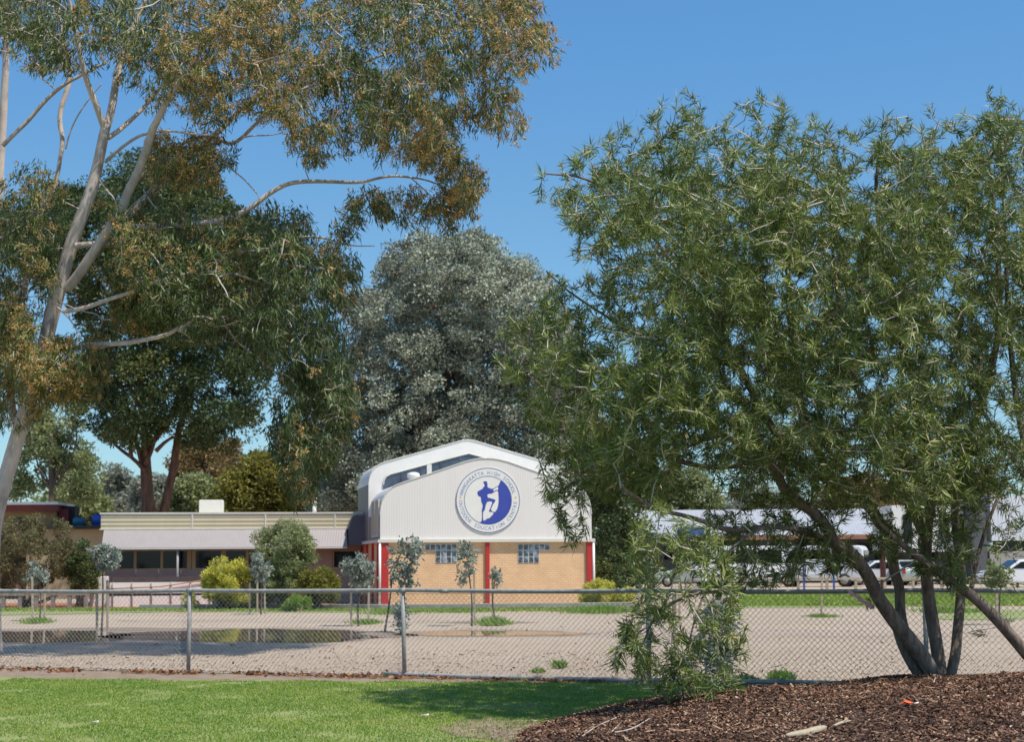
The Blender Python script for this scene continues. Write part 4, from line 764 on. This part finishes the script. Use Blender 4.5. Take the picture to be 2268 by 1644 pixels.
# ------------------------------------------------------------------ the large gum on the left
YG = 29.0
gb = G(-17, 1452); YG = gb[1]
gum = thing('spreading_gum_tree', gb, 'huge pale barked gum with ochre seed clusters leaning over the left half', 'tree')
A = lambda pts, dY=0, y0=0: path(pts, YG+y0, dY)
trunkp = A([(-17, 1452), (-20, 1300), (-17, 1180), (5, 1085), (33, 990), (52, 925), (75, 850), (95, 783), (122, 666), (150, 567), (170, 506), (200, 431), (216, 369), (228, 308), (233, 285)])
limbs = [ (trunkp, [.21, .17, .15, .145, .15, .145, .14, .14, .15, .14, .13, .12, .105, .10, .09]),
 (A([(233, 290), (212, 230), (190, 175), (178, 125), (165, 60), (150, -20), (140, -90)], -1), [.065, .055, .04, .02]),
 (A([(233, 292), (248, 240), (255, 190), (264, 148), (278, 108), (300, 50), (330, -20), (350, -90)], .8), [.08, .075, .06, .03]),
 (A([(240, 305), (262, 290), (285, 270), (317, 240), (350, 200), (390, 160), (430, 100)], 1.2), [.05, .045, .03, .012]),
 (A([(236, 355), (262, 332), (300, 304), (330, 294), (363, 288), (431, 297), (470, 300)], -1), [.035, .03, .02, .01]),
 (A([(148, 640), (172, 612), (200, 570), (240, 510), (271, 462), (285, 420), (300, 395), (318, 350), (332, 308), (338, 285), (351, 262), (372, 215), (420, 150), (470, 70), (520, -10)], -1.4), [.10, .10, .09, .085, .07, .05, .02]),
 (A([(262, 492), (283, 478), (310, 450), (332, 431), (360, 400), (400, 363), (446, 326), (480, 295), (508, 268), (539, 236), (600, 215), (646, 195), (720, 170), (800, 140), (900, 100), (1000, 60)], 1.5), [.085, .085, .075, .065, .05, .04, .03, .012]),
 (A([(480, 303), (505, 320), (530, 312), (569, 271), (616, 231), (680, 190), (760, 175), (860, 180), (960, 190), (1060, 170), (1130, 150)], -.8, .8), [.04, .035, .025, .012]),
 (A([(300, 400), (345, 365), (400, 320), (430, 305), (470, 300)], .5), [.045, .035, .02]),
 (A([(505, 322), (545, 300), (600, 300), (640, 290)], -.3, .4), [.018, .008]),
 (A([(270, 500), (350, 505), (446, 495), (505, 486), (554, 462), (600, 425), (644, 403), (710, 401), (770, 404), (803, 404), (859, 389), (908, 392), (957, 401), (1010, 430)], 1.0, -.3), [.06, .055, .05, .04, .03, .02, .008]),
 (A([(908, 392), (940, 420), (975, 455), (990, 490)], .2, .6), [.014, .006]),
 (A([(470, 330), (500, 365), (540, 395), (570, 430)], -.4), [.022, .016, .01]),
 (A([(474, 567), (520, 560), (585, 555), (615, 537), (650, 524), (720, 525), (770, 545), (830, 545)], 1.0, -.8), [.04, .035, .02, .008]),
 (A([(165, 545), (200, 540), (246, 542), (308, 552), (354, 567), (400, 592), (431, 607), (461, 641), (483, 678), (498, 721), (529, 761), (580, 800), (640, 850), (690, 920)], 1.2, -.2), [.06, .05, .038, .028, .018, .008]),
 (A([(421, 604), (380, 615), (338, 626), (292, 647), (231, 666), (185, 684), (140, 690)], .0, -1), [.02, .032, .035, .04, .045]),
 (A([(90, 800), (130, 775), (185, 764), (277, 761), (323, 752), (369, 743), (400, 724), (450, 700)], -1.2), [.05, .05, .045, .035, .02]),
 (A([(431, 607), (500, 600), (560, 620), (620, 640), (700, 650), (760, 700)], 1.2, -.5), [.03, .02, .01]),
 (A([(45, 950), (20, 900), (30, 800), (45, 680), (62, 600), (80, 540), (92, 480), (95, 440)], 1.0, .6), [.09, .085, .07, .05, .04]),
 (A([(95, 470), (125, 400), (133, 354), (140, 310), (131, 271), (136, 235), (145, 209), (155, 180), (153, 140), (140, 90), (130, 30), (125, -40)], .6, 1.2), [.04, .045, .05, .05, .04, .03]),
 (A([(6, 323), (30, 298), (62, 268), (85, 240), (108, 215), (140, 188), (175, 169), (230, 140)], 0, 1.0), [.045, .04, .035, .025]),
 (A([(145, 330), (155, 290), (175, 250), (200, 215), (225, 185)], 0, 1.0), [.018, .012]),
 (A([(125, 680), (150, 700), (170, 730), (178, 760)], -.6, -.2), [.02, .008]), (A([(130, 668), (180, 690), (215, 695), (230, 712), (215, 730)], -.5, -.2), [.016, .006]), (A([(130, 676), (85, 655), (50, 660)], -.3, -.2), [.014, .006]),
 (A([(218, 395), (235, 420), (255, 440), (262, 470)], -.4, -.2), [.016, .008]), (A([(318, 420), (335, 450), (360, 475)], -.5, -.2), [.016, .007])]
wood = MB()
for p, r_ in limbs: wood.tube(smooth(p, 3), r_, 10 if max(r_) > .03 else 6)
gp = [dict(poly=[(-60, -60), (1185, -60), (1195, 0), (1215, 55), (1248, 100), (1230, 145), (1165, 175), (1148, 225), (1168, 285), (1135, 315), (1075, 300), (1040, 300), (1030, 340), (980, 385), (920, 372), (850, 366), (790, 345), (740, 350), (690, 385), (655, 330), (600, 290), (560, 250), (480, 285), (430, 270), (380, 258), (345, 275), (320, 245), (280, 185), (230, 170), (180, 150), (140, 180), (100, 175), (60, 150), (20, 110), (-60, 130)], n=3400, T=2.6, holes=((690, 90, 50, 35, .6), (850, 130, 45, 30, .65), (500, 140, 40, 26, .6), (300, 40, 30, 20, .5), (1060, 190, 30, 22, .5), (700, 250, 60, 28, .45), (170, 110, 30, 40, .5))),
      dict(poly=[(990, 330), (1040, 345), (1085, 405), (1065, 455), (1010, 520), (985, 510), (950, 440), (960, 400)], n=120, T=1.3, holes=()),
      dict(poly=[(780, 425), (860, 415), (960, 430), (1000, 480), (960, 500), (850, 500), (790, 520), (740, 545), (730, 500)], n=120, T=1.0, holes=()),
      dict(poly=[(330, 280), (430, 290), (500, 310), (540, 340), (520, 400), (480, 430), (400, 440), (330, 430), (300, 370)], n=190, T=1.2, holes=()),
      dict(poly=[(220, 445), (330, 435), (420, 470), (520, 470), (600, 455), (690, 460), (730, 530), (770, 560), (800, 570), (800, 640), (775, 720), (790, 800), (800, 880), (790, 950), (750, 1010), (710, 1060), (680, 1135), (655, 1150), (640, 1090), (610, 1060), (590, 960), (610, 900), (600, 850), (540, 820), (470, 770), (380, 760), (300, 700), (230, 640), (215, 540)], n=2500, T=2.4, holes=((340, 800, 40, 30, .8), (530, 640, 50, 60, .45), (620, 900, 25, 40, .6))),
      dict(poly=[(-40, 400), (30, 380), (80, 350), (140, 385), (150, 450), (130, 540), (150, 640), (90, 700), (60, 640), (-40, 660)], n=420, T=1.6, holes=((30, 440, 40, 50, .6),)),
      dict(poly=[(-40, 650), (60, 640), (110, 720), (170, 745), (240, 760), (245, 830), (215, 880), (150, 900), (90, 905), (60, 950), (20, 960), (-40, 970)], n=850, T=1.7, holes=((95, 740, 30, 40, .8),)),
      dict(poly=[(300, 600), (420, 640), (470, 700), (420, 730), (330, 740), (250, 720), (260, 650)], n=220, T=1.4, holes=()),
      dict(poly=[(600, 830), (680, 800), (760, 850), (790, 930), (745, 1000), (690, 1110), (640, 1120), (620, 1000)], n=520, T=1.3, holes=())]
tg = np.concatenate([sample(g['poly'], g['n'], YG, g['T'], edge=80, gap=-.18, gs=.5, holes=g['holes'], fade=60) for g in gp])
tubes, dr = grow([p for p, _ in limbs], tg, .10, .022, .007, sag=.02, maxn=90000); tubes_into(wood, tubes)
wood.build('trunk', M['bark_pale'], gum)
# how ochre a spray is follows where it grows on the tree
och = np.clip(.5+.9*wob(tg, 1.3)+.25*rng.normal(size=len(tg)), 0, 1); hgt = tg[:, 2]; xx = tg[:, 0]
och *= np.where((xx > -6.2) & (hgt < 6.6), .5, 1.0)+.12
q, tn = leaves(tg, unit(dr*.5+[0, 0, -.35]), 14, .165, .025, .75, .8, .2, tone=(.34*och+.36*rng.random(len(tg)))*np.where((xx > -6.3) & (hgt < 8.2), .6, 1), jit=.06); quadmesh('crown', q, tn, M['lf_gum'], gum)  # low hanging sprays get a darker leaf tone, shade painted into the colour
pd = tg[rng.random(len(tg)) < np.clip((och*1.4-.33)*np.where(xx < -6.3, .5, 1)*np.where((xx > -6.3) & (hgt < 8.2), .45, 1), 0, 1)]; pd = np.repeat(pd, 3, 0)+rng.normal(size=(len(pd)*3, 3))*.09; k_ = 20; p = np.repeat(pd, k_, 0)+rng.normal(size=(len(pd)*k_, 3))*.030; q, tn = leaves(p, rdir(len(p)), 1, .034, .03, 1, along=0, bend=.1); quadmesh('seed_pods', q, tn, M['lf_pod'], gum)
# second gum whose stem shows at the very left edge
b2 = G(-60, 1430); g2 = thing('slender_gum_tree', b2, 'slender pale gum whose stem rises along the left edge', 'tree'); Y2 = b2[1]; mb = MB()
l2 = [path([(-60, 1430), (-50, 1200), (-40, 900), (-20, 600), (-2, 400), (5, 300), (10, 200), (14, 120), (12, 30), (20, -80)], Y2), path([(2, 340), (10, 420), (20, 500), (5, 560)], Y2)]
mb.tube(smooth(l2[0], 3), [.2, .18, .15, .12, .09, .085, .075, .06, .05], 10); mb.tube(smooth(l2[1], 2), [.025, .01], 6)
t2 = np.concatenate([sample([(-120, -80), (60, -80), (70, 40), (30, 110), (-120, 140)], 260, Y2, 1.5, gap=-.5), sample([(-120, 420), (-10, 420), (50, 480), (40, 600), (-20, 640), (-120, 600)], 160, Y2, 1.2)])
tubes, dr = grow(l2, t2, .15, .014, .0045); tubes_into(mb, tubes); mb.build('trunk', M['bark_pale'], g2)
q, tn = leaves(t2, unit(dr*.5+[0, 0, -.35]), 13, .15, .022, .75, .75, .18, tone=.2+.4*rng.random(len(t2)), jit=.05); quadmesh('crown', q, tn, M['lf_gum'], g2)
# ------------------------------------------------------------------ the multi-stemmed shrub on the mound
YB = 19.2
def onm(u, v):
    d = ray(u, v); y = np.linspace(11, 22, 1600); p = CAM+d*(y/d[1])[:, None]; k = np.argmin(np.abs(p[:, 2]-mh(p[:, 0], p[:, 1]))); return p[k]
x0 = (2080-1134)/FPX*18.9; B0 = np.array([x0, 18.9, float(mh(x0, 18.9))]); YB = 18.9
bush = thing('bottlebrush_tree', B0, 'multi-stemmed green narrow leaved tree growing from the top of the mulch mound', 'tree')
def BP(pts, dY=0, y0=0, first=False):
    p = path(pts, YB+y0, dY)
    return p
def wander(p):
    p = np.array(p); n = len(p); a = np.clip((np.arange(n)-5)/6, 0, 1)[:, None]; return p+rng.normal(size=(n, 3))*.04*a
SB = [(BP([(2084, 1530), (2070, 1500), (2044, 1454), (2006, 1408), (1975, 1368), (1947, 1328), (1932, 1291), (1918, 1260), (1884, 1231), (1855, 1208), (1832, 1171), (1804, 1137), (1760, 1090), (1700, 1020), (1600, 960), (1500, 900), (1400, 850)], -1.2), [.062, .06, .058, .055, .05, .05, .045, .04, .035, .02, .01]),
      (BP([(2050, 1530), (2035, 1495), (2015, 1463), (1998, 1428), (1988, 1395)], .1, -.05), [.045, .042, .04]),
      (BP([(2030, 1450), (2010, 1415), (1998, 1386), (1993, 1349), (1993, 1300), (1979, 1266), (1973, 1191), (1953, 1168), (1924, 1115), (1870, 1085), (1835, 1060), (1764, 1014), (1700, 930), (1640, 820), (1580, 700), (1540, 560), (1520, 420)], .8), [.045, .045, .04, .045, .045, .04, .03, .02, .01]),
      (BP([(1850, 1066), (1823, 1020), (1786, 952), (1770, 881), (1758, 841), (1755, 774), (1750, 680), (1740, 560), (1720, 450), (1700, 370)], -.8, .4), [.04, .038, .03, .02, .01]),
      (BP([(2090, 1530), (2084, 1495), (2075, 1434), (2063, 1363), (2057, 1323), (2052, 1280), (2049, 1234), (2051, 1163), (2063, 1114), (2050, 1000), (2020, 860), (1980, 700), (1950, 540), (1940, 420), (1950, 360)], .6, .1), [.052, .052, .05, .048, .045, .04, .03, .02, .008]),
      (BP([(2100, 1530), (2106, 1495), (2117, 1448), (2120, 1406), (2126, 1348), (2128, 1300), (2132, 1263), (2123, 1220), (2118, 1163), (2112, 1100), (2150, 1000), (2190, 850), (2218, 712), (2200, 560), (2190, 420), (2190, 330)], 1.0, .1), [.044, .043, .04, .035, .035, .03, .03, .02, .008]),
      (BP([(2051, 1200), (2000, 1100), (1960, 1000), (1900, 880), (1860, 700), (1840, 520), (1840, 420)], -1.5, 0), [.03, .025, .015, .008]),
      (BP([(1932, 1291), (1900, 1250), (1850, 1205), (1780, 1175), (1700, 1165), (1620, 1180), (1540, 1150), (1450, 1130), (1380, 1090)], -2.2, -.1), [.03, .022, .018, .01]),
      (BP([(1700, 1165), (1640, 1195), (1600, 1240), (1560, 1310), (1530, 1400), (1520, 1480), (1510, 1560)], -1.2, -1.8), [.010, .008, .005]),
      (BP([(1560, 1310), (1500, 1330), (1450, 1360), (1420, 1440)], -.6, -2.4), [.012, .006]),
      (BP([(1700, 1020), (1600, 1040), (1480, 1020), (1350, 960), (1250, 900), (1170, 830)], -1.0, -.6), [.022, .018, .012, .006]),
      (BP([(1640, 820), (1540, 780), (1440, 760), (1340, 700), (1250, 640), (1210, 600)], .3, .2), [.02, .015, .01, .006]),
      (BP([(1580, 700), (1500, 600), (1430, 500), (1360, 430), (1290, 390), (1210, 385)], -.5, .2), [.018, .013, .006]),
      (BP([(1540, 560), (1450, 470), (1380, 380), (1340, 320)], .3, .3), [.015, .006]),
      (BP([(1500, 900), (1400, 860), (1300, 870), (1200, 850), (1130, 800)], .4, -.6), [.015, .01, .006]),
      (BP([(1600, 960), (1500, 1000), (1400, 1010), (1300, 1060), (1240, 1040)], -.4, -1.0), [.015, .01, .006])]
bw = MB(); SB = [(wander(p), [r_[0]*1.4]+[x*(.75 if i > 7 else 1.5) for i, x in enumerate(r_[1:])]) for p, r_ in SB]
for p, r_ in SB: bw.tube(smooth(p, 3), r_, 10 if max(r_) > .03 else 6)
main = [(1470, 300), (1505, 235), (1560, 262), (1600, 312), (1660, 295), (1690, 240), (1760, 268), (1800, 300), (1850, 315), (1920, 330), (1950, 290), (2010, 310), (2050, 300), (2100, 320), (2170, 300), (2185, 400), (2200, 700), (2190, 1000), (2170, 1130), (2100, 1190), (1950, 1175), (1850, 1150), (1740, 1120), (1650, 1130), (1560, 1110), (1430, 1125), (1350, 1110), (1290, 1090), (1230, 1060), (1235, 1010), (1180, 955), (1160, 880), (1115, 820), (1140, 760), (1200, 650), (1240, 625), (1290, 690), (1330, 670), (1345, 610), (1310, 570), (1280, 520), (1250, 470), (1225, 420), (1260, 395), (1310, 370), (1330, 330), (1370, 335), (1420, 305)]
bp = [dict(poly=main, n=7500, T=2.5, y0=-.35, edge=150, gap=-.28, fade=160, holes=((1900, 860, 40, 30, .75), (1880, 920, 30, 30, .6), (1460, 560, 60, 50, .4), (1620, 560, 30, 20, .3), (1790, 900, 25, 45, .7), (1560, 1060, 60, 30, .6), (1700, 1070, 60, 30, .6), (2090, 640, 25, 20, .6), (1930, 480, 25, 25, .5), (1330, 800, 40, 20, .3))),
      dict(poly=[(1390, 1180), (1450, 1120), (1560, 1160), (1620, 1230), (1640, 1340), (1665, 1450), (1650, 1520), (1610, 1575), (1540, 1592), (1460, 1572), (1410, 1500), (1350, 1470), (1375, 1380), (1400, 1290)], n=290, T=.7, y0=-3.0, edge=60, gap=-.2, holes=((1540, 1330, 50, 60, .5), (1590, 1500, 40, 40, .4))),
      dict(poly=[(1560, 1120), (1700, 1130), (1850, 1160), (1910, 1250), (1850, 1275), (1760, 1280), (1690, 1310), (1640, 1330), (1600, 1250)], n=190, T=1.0, y0=-.6, edge=60, gap=None, holes=()),
      dict(poly=[(1900, 1180), (2160, 1180), (2150, 1250), (2080, 1290), (1960, 1240)], n=85, T=1.2, y0=-.3, edge=60, gap=None, holes=()),
      dict(poly=[(1200, 1060), (1290, 1090), (1310, 1140), (1300, 1200), (1250, 1215), (1215, 1120)], n=34, T=.5, y0=-.8, edge=40, gap=None, holes=())]
tb_ = np.concatenate([sample(g['poly'], g['n'], YB+g['y0'], g['T'], edge=g['edge'], gap=g['gap'], gs=.42, holes=g['holes'], fade=g.get('fade', 0)) for g in bp])
mp = np.array(main, float); oe = []
for i in range(len(main)):
    a_, b_ = mp[i], mp[(i+1) % len(main)]
    if a_[0] > 2140 or (a_[1] > 1000 and a_[0] > 1300): continue
    L_ = np.linalg.norm(b_-a_); d_ = (b_-a_)/L_; o_ = np.array([d_[1], -d_[0]])
    for q_ in range(int(L_/26)+1):
        c_ = a_+(b_-a_)*rng.random()+o_*rng.uniform(2, 38)+rng.normal(size=2)*4; oe.append((c_[0], c_[1]-4, rng.normal()*.5))
        if rng.random() < .5: oe.append((c_[0]+rng.normal()*12, c_[1]+rng.normal()*12, rng.normal()*.4))
ex = oe+[(1500, 215, 0), (1515, 235, 0), (1550, 240, .2), (1680, 210, 0), (1675, 250, 0), (1690, 225, .2), (1962, 255, 0), (2010, 258, 0), (2058, 232, .3), (1200, 385, 0), (1310, 320, 0), (1355, 312, .2), (1255, 500, 0), (1245, 455, 0), (1300, 600, 0), (1290, 545, .2), (1350, 420, 0), (1140, 715, -.3), (1125, 815, -.4), (1760, 265, 0), (1870, 285, .1)]
tb_ = np.concatenate([tb_, np.array([P(u, v, YB+d) for u, v, d in ex])])
nz_ = mh(tb_[:, 0], tb_[:, 1]); tb_ = tb_[tb_[:, 2] > nz_+.04]
tubes, dr = grow([p for p, _ in SB], tb_, .16, .013, .010, maxn=80000); tw = MB(); tubes_into(tw, tubes); tw.build('twigs', M['twig'], bush)
SW = bw.build('trunk', M['bark_grey'], bush)
up = np.clip((tb_[:, 2]-3.0)/4, 0, 1)[:, None]; td = unit(dr+np.array([0, 0, 1.])*.55*up+np.array([0, 0, -.25])*(1-up))
q, tn = leaves(tb_, td, 24, .125, .0130, .85, .08, .19, bend=.2, jit=.004, fan=(18, 75)); quadmesh('crown', q, tn, M['lf_bush'], bush)
dryp = tb_[rng.random(len(tb_)) < .16]; q, tn = leaves(dryp+rng.normal(size=dryp.shape)*.02, rdir(len(dryp)), 12, .07, .006, 1.1, 0, .2); quadmesh('dry_twigs', q, tn, M['lf_dry'], bush)
# second of its kind, entering from the right
B1 = np.array([(2345-1134)/FPX*18.6, 18.6, 0.0]); B1[2] = float(mh(B1[0], B1[1])); bush2 = thing('bottlebrush_tree', B1, 'green narrow leaved tree at the right edge with one limb leaning left', 'tree')
S2 = [(path([(2345, 1530), (2300, 1480), (2268, 1443), (2235, 1403), (2193, 1357), (2150, 1317), (2107, 1290), (2060, 1250), (2021, 1225), (1992, 1203), (1940, 1150)], 18.6, -.5), [.075, .07, .065, .06, .05, .035, .02]),
      (path([(2350, 1530), (2345, 1400), (2330, 1250), (2300, 1100), (2262, 960), (2240, 800), (2230, 650), (2225, 480), (2215, 300)], 18.6, .6), [.06, .05, .04, .025, .01]),
      (path([(2300, 1100), (2240, 1010), (2200, 940), (2160, 900)], 18.8, .2), [.03, .015]), (path([(2150, 1317), (2160, 1250), (2190, 1150), (2230, 1060)], 18.6, .4), [.03, .015])]
b2w = MB()
for p, r_ in S2: b2w.tube(smooth(p, 3), r_, 10)
t2 = np.concatenate([sample([(2110, 320), (2190, 225), (2230, 215), (2330, 240), (2400, 400), (2400, 1110), (2260, 1110), (2200, 1120), (2130, 1130), (2100, 1000), (2110, 700), (2100, 500)], 1750, 18.9, 1.9, edge=150, gap=-.3, gs=.42, fade=90, holes=((2230, 820, 45, 60, .7), (2190, 900, 30, 40, .7), (2250, 940, 30, 30, .7), (2150, 560, 20, 20, .6), (2230, 620, 25, 25, .5))),
                     sample([(2120, 1120), (2268, 1120), (2268, 1290), (2220, 1300), (2150, 1280)], 34, 18.4, .8), sample([(2090, 1240), (2150, 1270), (2110, 1320), (2080, 1290)], 16, 18.2, .3), np.array([P(u, v, 18.9) for u, v in ((2190, 195), (2192, 225), (2125, 250), (2150, 1400), (2230, 1370), (2250, 235), (1915, 1340))])])
tubes, dr = grow([p for p, _ in S2], t2, .16, .013, .010); b2w.build('trunk', M['bark_grey'], bush2); tw = MB(); tubes_into(tw, tubes); tw.build('twigs', M['twig'], bush2)
q, tn = leaves(t2, unit(dr+[0, 0, .3]), 21, .125, .0130, .85, .08, .2, bend=.2, jit=.004, fan=(18, 75)); quadmesh('crown', q, tn, M['lf_bush'], bush2)
# ------------------------------------------------------------------ small things
tp = path([(1882, 1313), (1898, 1322), (1912, 1333), (1932, 1345)], 18.7); t = thing('tape_ribbon', tp[-1], 'pink and white tape strip tied to the left stem', 'tape'); mb = MB()
tp = smooth(tp, 3); n_ = len(tp); nrm_ = np.array([0, -.3, .95]); w_ = .030*(1+.35*np.sin(np.arange(n_)*1.1))
mb.add(list(tp+np.outer(w_, nrm_))+list(tp-np.outer(w_, nrm_)), [(i, i+1, n_+i+1, n_+i) for i in range(n_-1)]); mb.prism([tp[0]+[0, 0, .02], tp[0]-[0, 0, .02], tp[0]-[.02, 0, .01]], (0, .02, 0)); mb.build('strip', M['pink'], t)
mb = MB(); mb.tube([tp[-1]-[.02, 0, .0], tp[-1]+[.02, 0, .0]], .024, 8); mb.build('knot', M['pink'], t)
def stick(pts, r_, label, mat=None, name='wood_stick', flat=1.0):
    g = [onm(u, v)+np.array([0, 0, .03]) for u, v in pts]; t = thing(name, g[0], label, 'stick'); mb = MB(); mb.tube(smooth(g, 3), r_, 7); mb.build('shaft', mat or M['timber'], t); mb = MB(); m_ = g[len(g)//2]; mb.tube([m_, m_+np.array([.05, -.02, .025])], [r_[0]*.5, .002], 5); mb.build('spur', mat or M['timber'], t)
stick([(2408/1.3832, 3155/1.3832*0+1640), (1790, 1634), (1830, 1620)], [.012, .03, .034, .008], 'thick pale curved bark strip on the mulch, bottom edge')
stick([(1848, 1617), (1865, 1610), (1885, 1606)], [.008, .014, .004], 'short pale stick right of the thick curved bark strip')
stick([(1355, 1630), (1385, 1600), (1395, 1572)], [.006, .005], 'thin grey twig standing up on the left of the mulch', M['twig'])
stick([(1290, 1640), (1320, 1618), (1370, 1596)], [.006, .004], 'long thin twig lying along the left edge of the mulch', M['twig'])
stick([(1362, 1632), (1400, 1625), (1440, 1600)], [.007, .004], 'forked grey twig low on the left of the mulch', M['twig'])
stick([(2068, 1520), (2072, 1508)], [.007, .004], 'tiny upright twig near the foot of the stems', M['twig'])
c = onm(2007, 1571); t = thing('plastic_scrap', c, 'bright orange plastic scrap on the mulch', 'litter'); mb = MB(); h = .035
mb.add([c+[-.06, 0, .03], c+[-.02, -.03, .06], c+[.03, -.02, .045], c+[.07, .01, .05], c+[.04, .05, .03], c+[-.03, .05, .05], c+[0, .01, .075]], [(0, 1, 6), (1, 2, 6), (2, 3, 6), (3, 4, 6), (4, 5, 6), (5, 0, 6)]); mb.build('sheet', M['orange'], t); mb = MB(); mb.tube([c+[.07, 0, .04], c+[.11, .01, .05]], .008, 5); mb.build('cap', M['white'], t)
# loose twigs in the drooping lobe
for k, (pts) in enumerate([[(1000, 1556), (1010, 1553), (1020, 1554)], [(205, 2268/11+1396-0), (212, 1601), (218, 1602)]]):
    pass
for (u, v, l) in ((206, 1602, 'small pale paper scrap on the lawn at left'), (938, 1587, 'tiny grey paper scrap on the lawn near the middle')):
    c = G(u, v, .03); t = thing('paper_scrap', c, l, 'litter'); mb = MB(); mb.add([c+[-.05, 0, 0], c+[0, -.03, .012], c+[.05, 0, .004], c+[.02, .04, .016], c+[-.03, .04, .006]], [(0, 1, 4), (1, 2, 3), (1, 3, 4)]); mb.build('sheet', M['greywall'], t)
    mb = MB(); mb.add([c+[.05, 0, .005], c+[.06, .02, .02], c+[.025, .04, .017]], [(0, 1, 2)]); mb.build('folded_corner', M['white'], t)
print('faces', sum(len(m.polygons) for m in bpy.data.meshes))
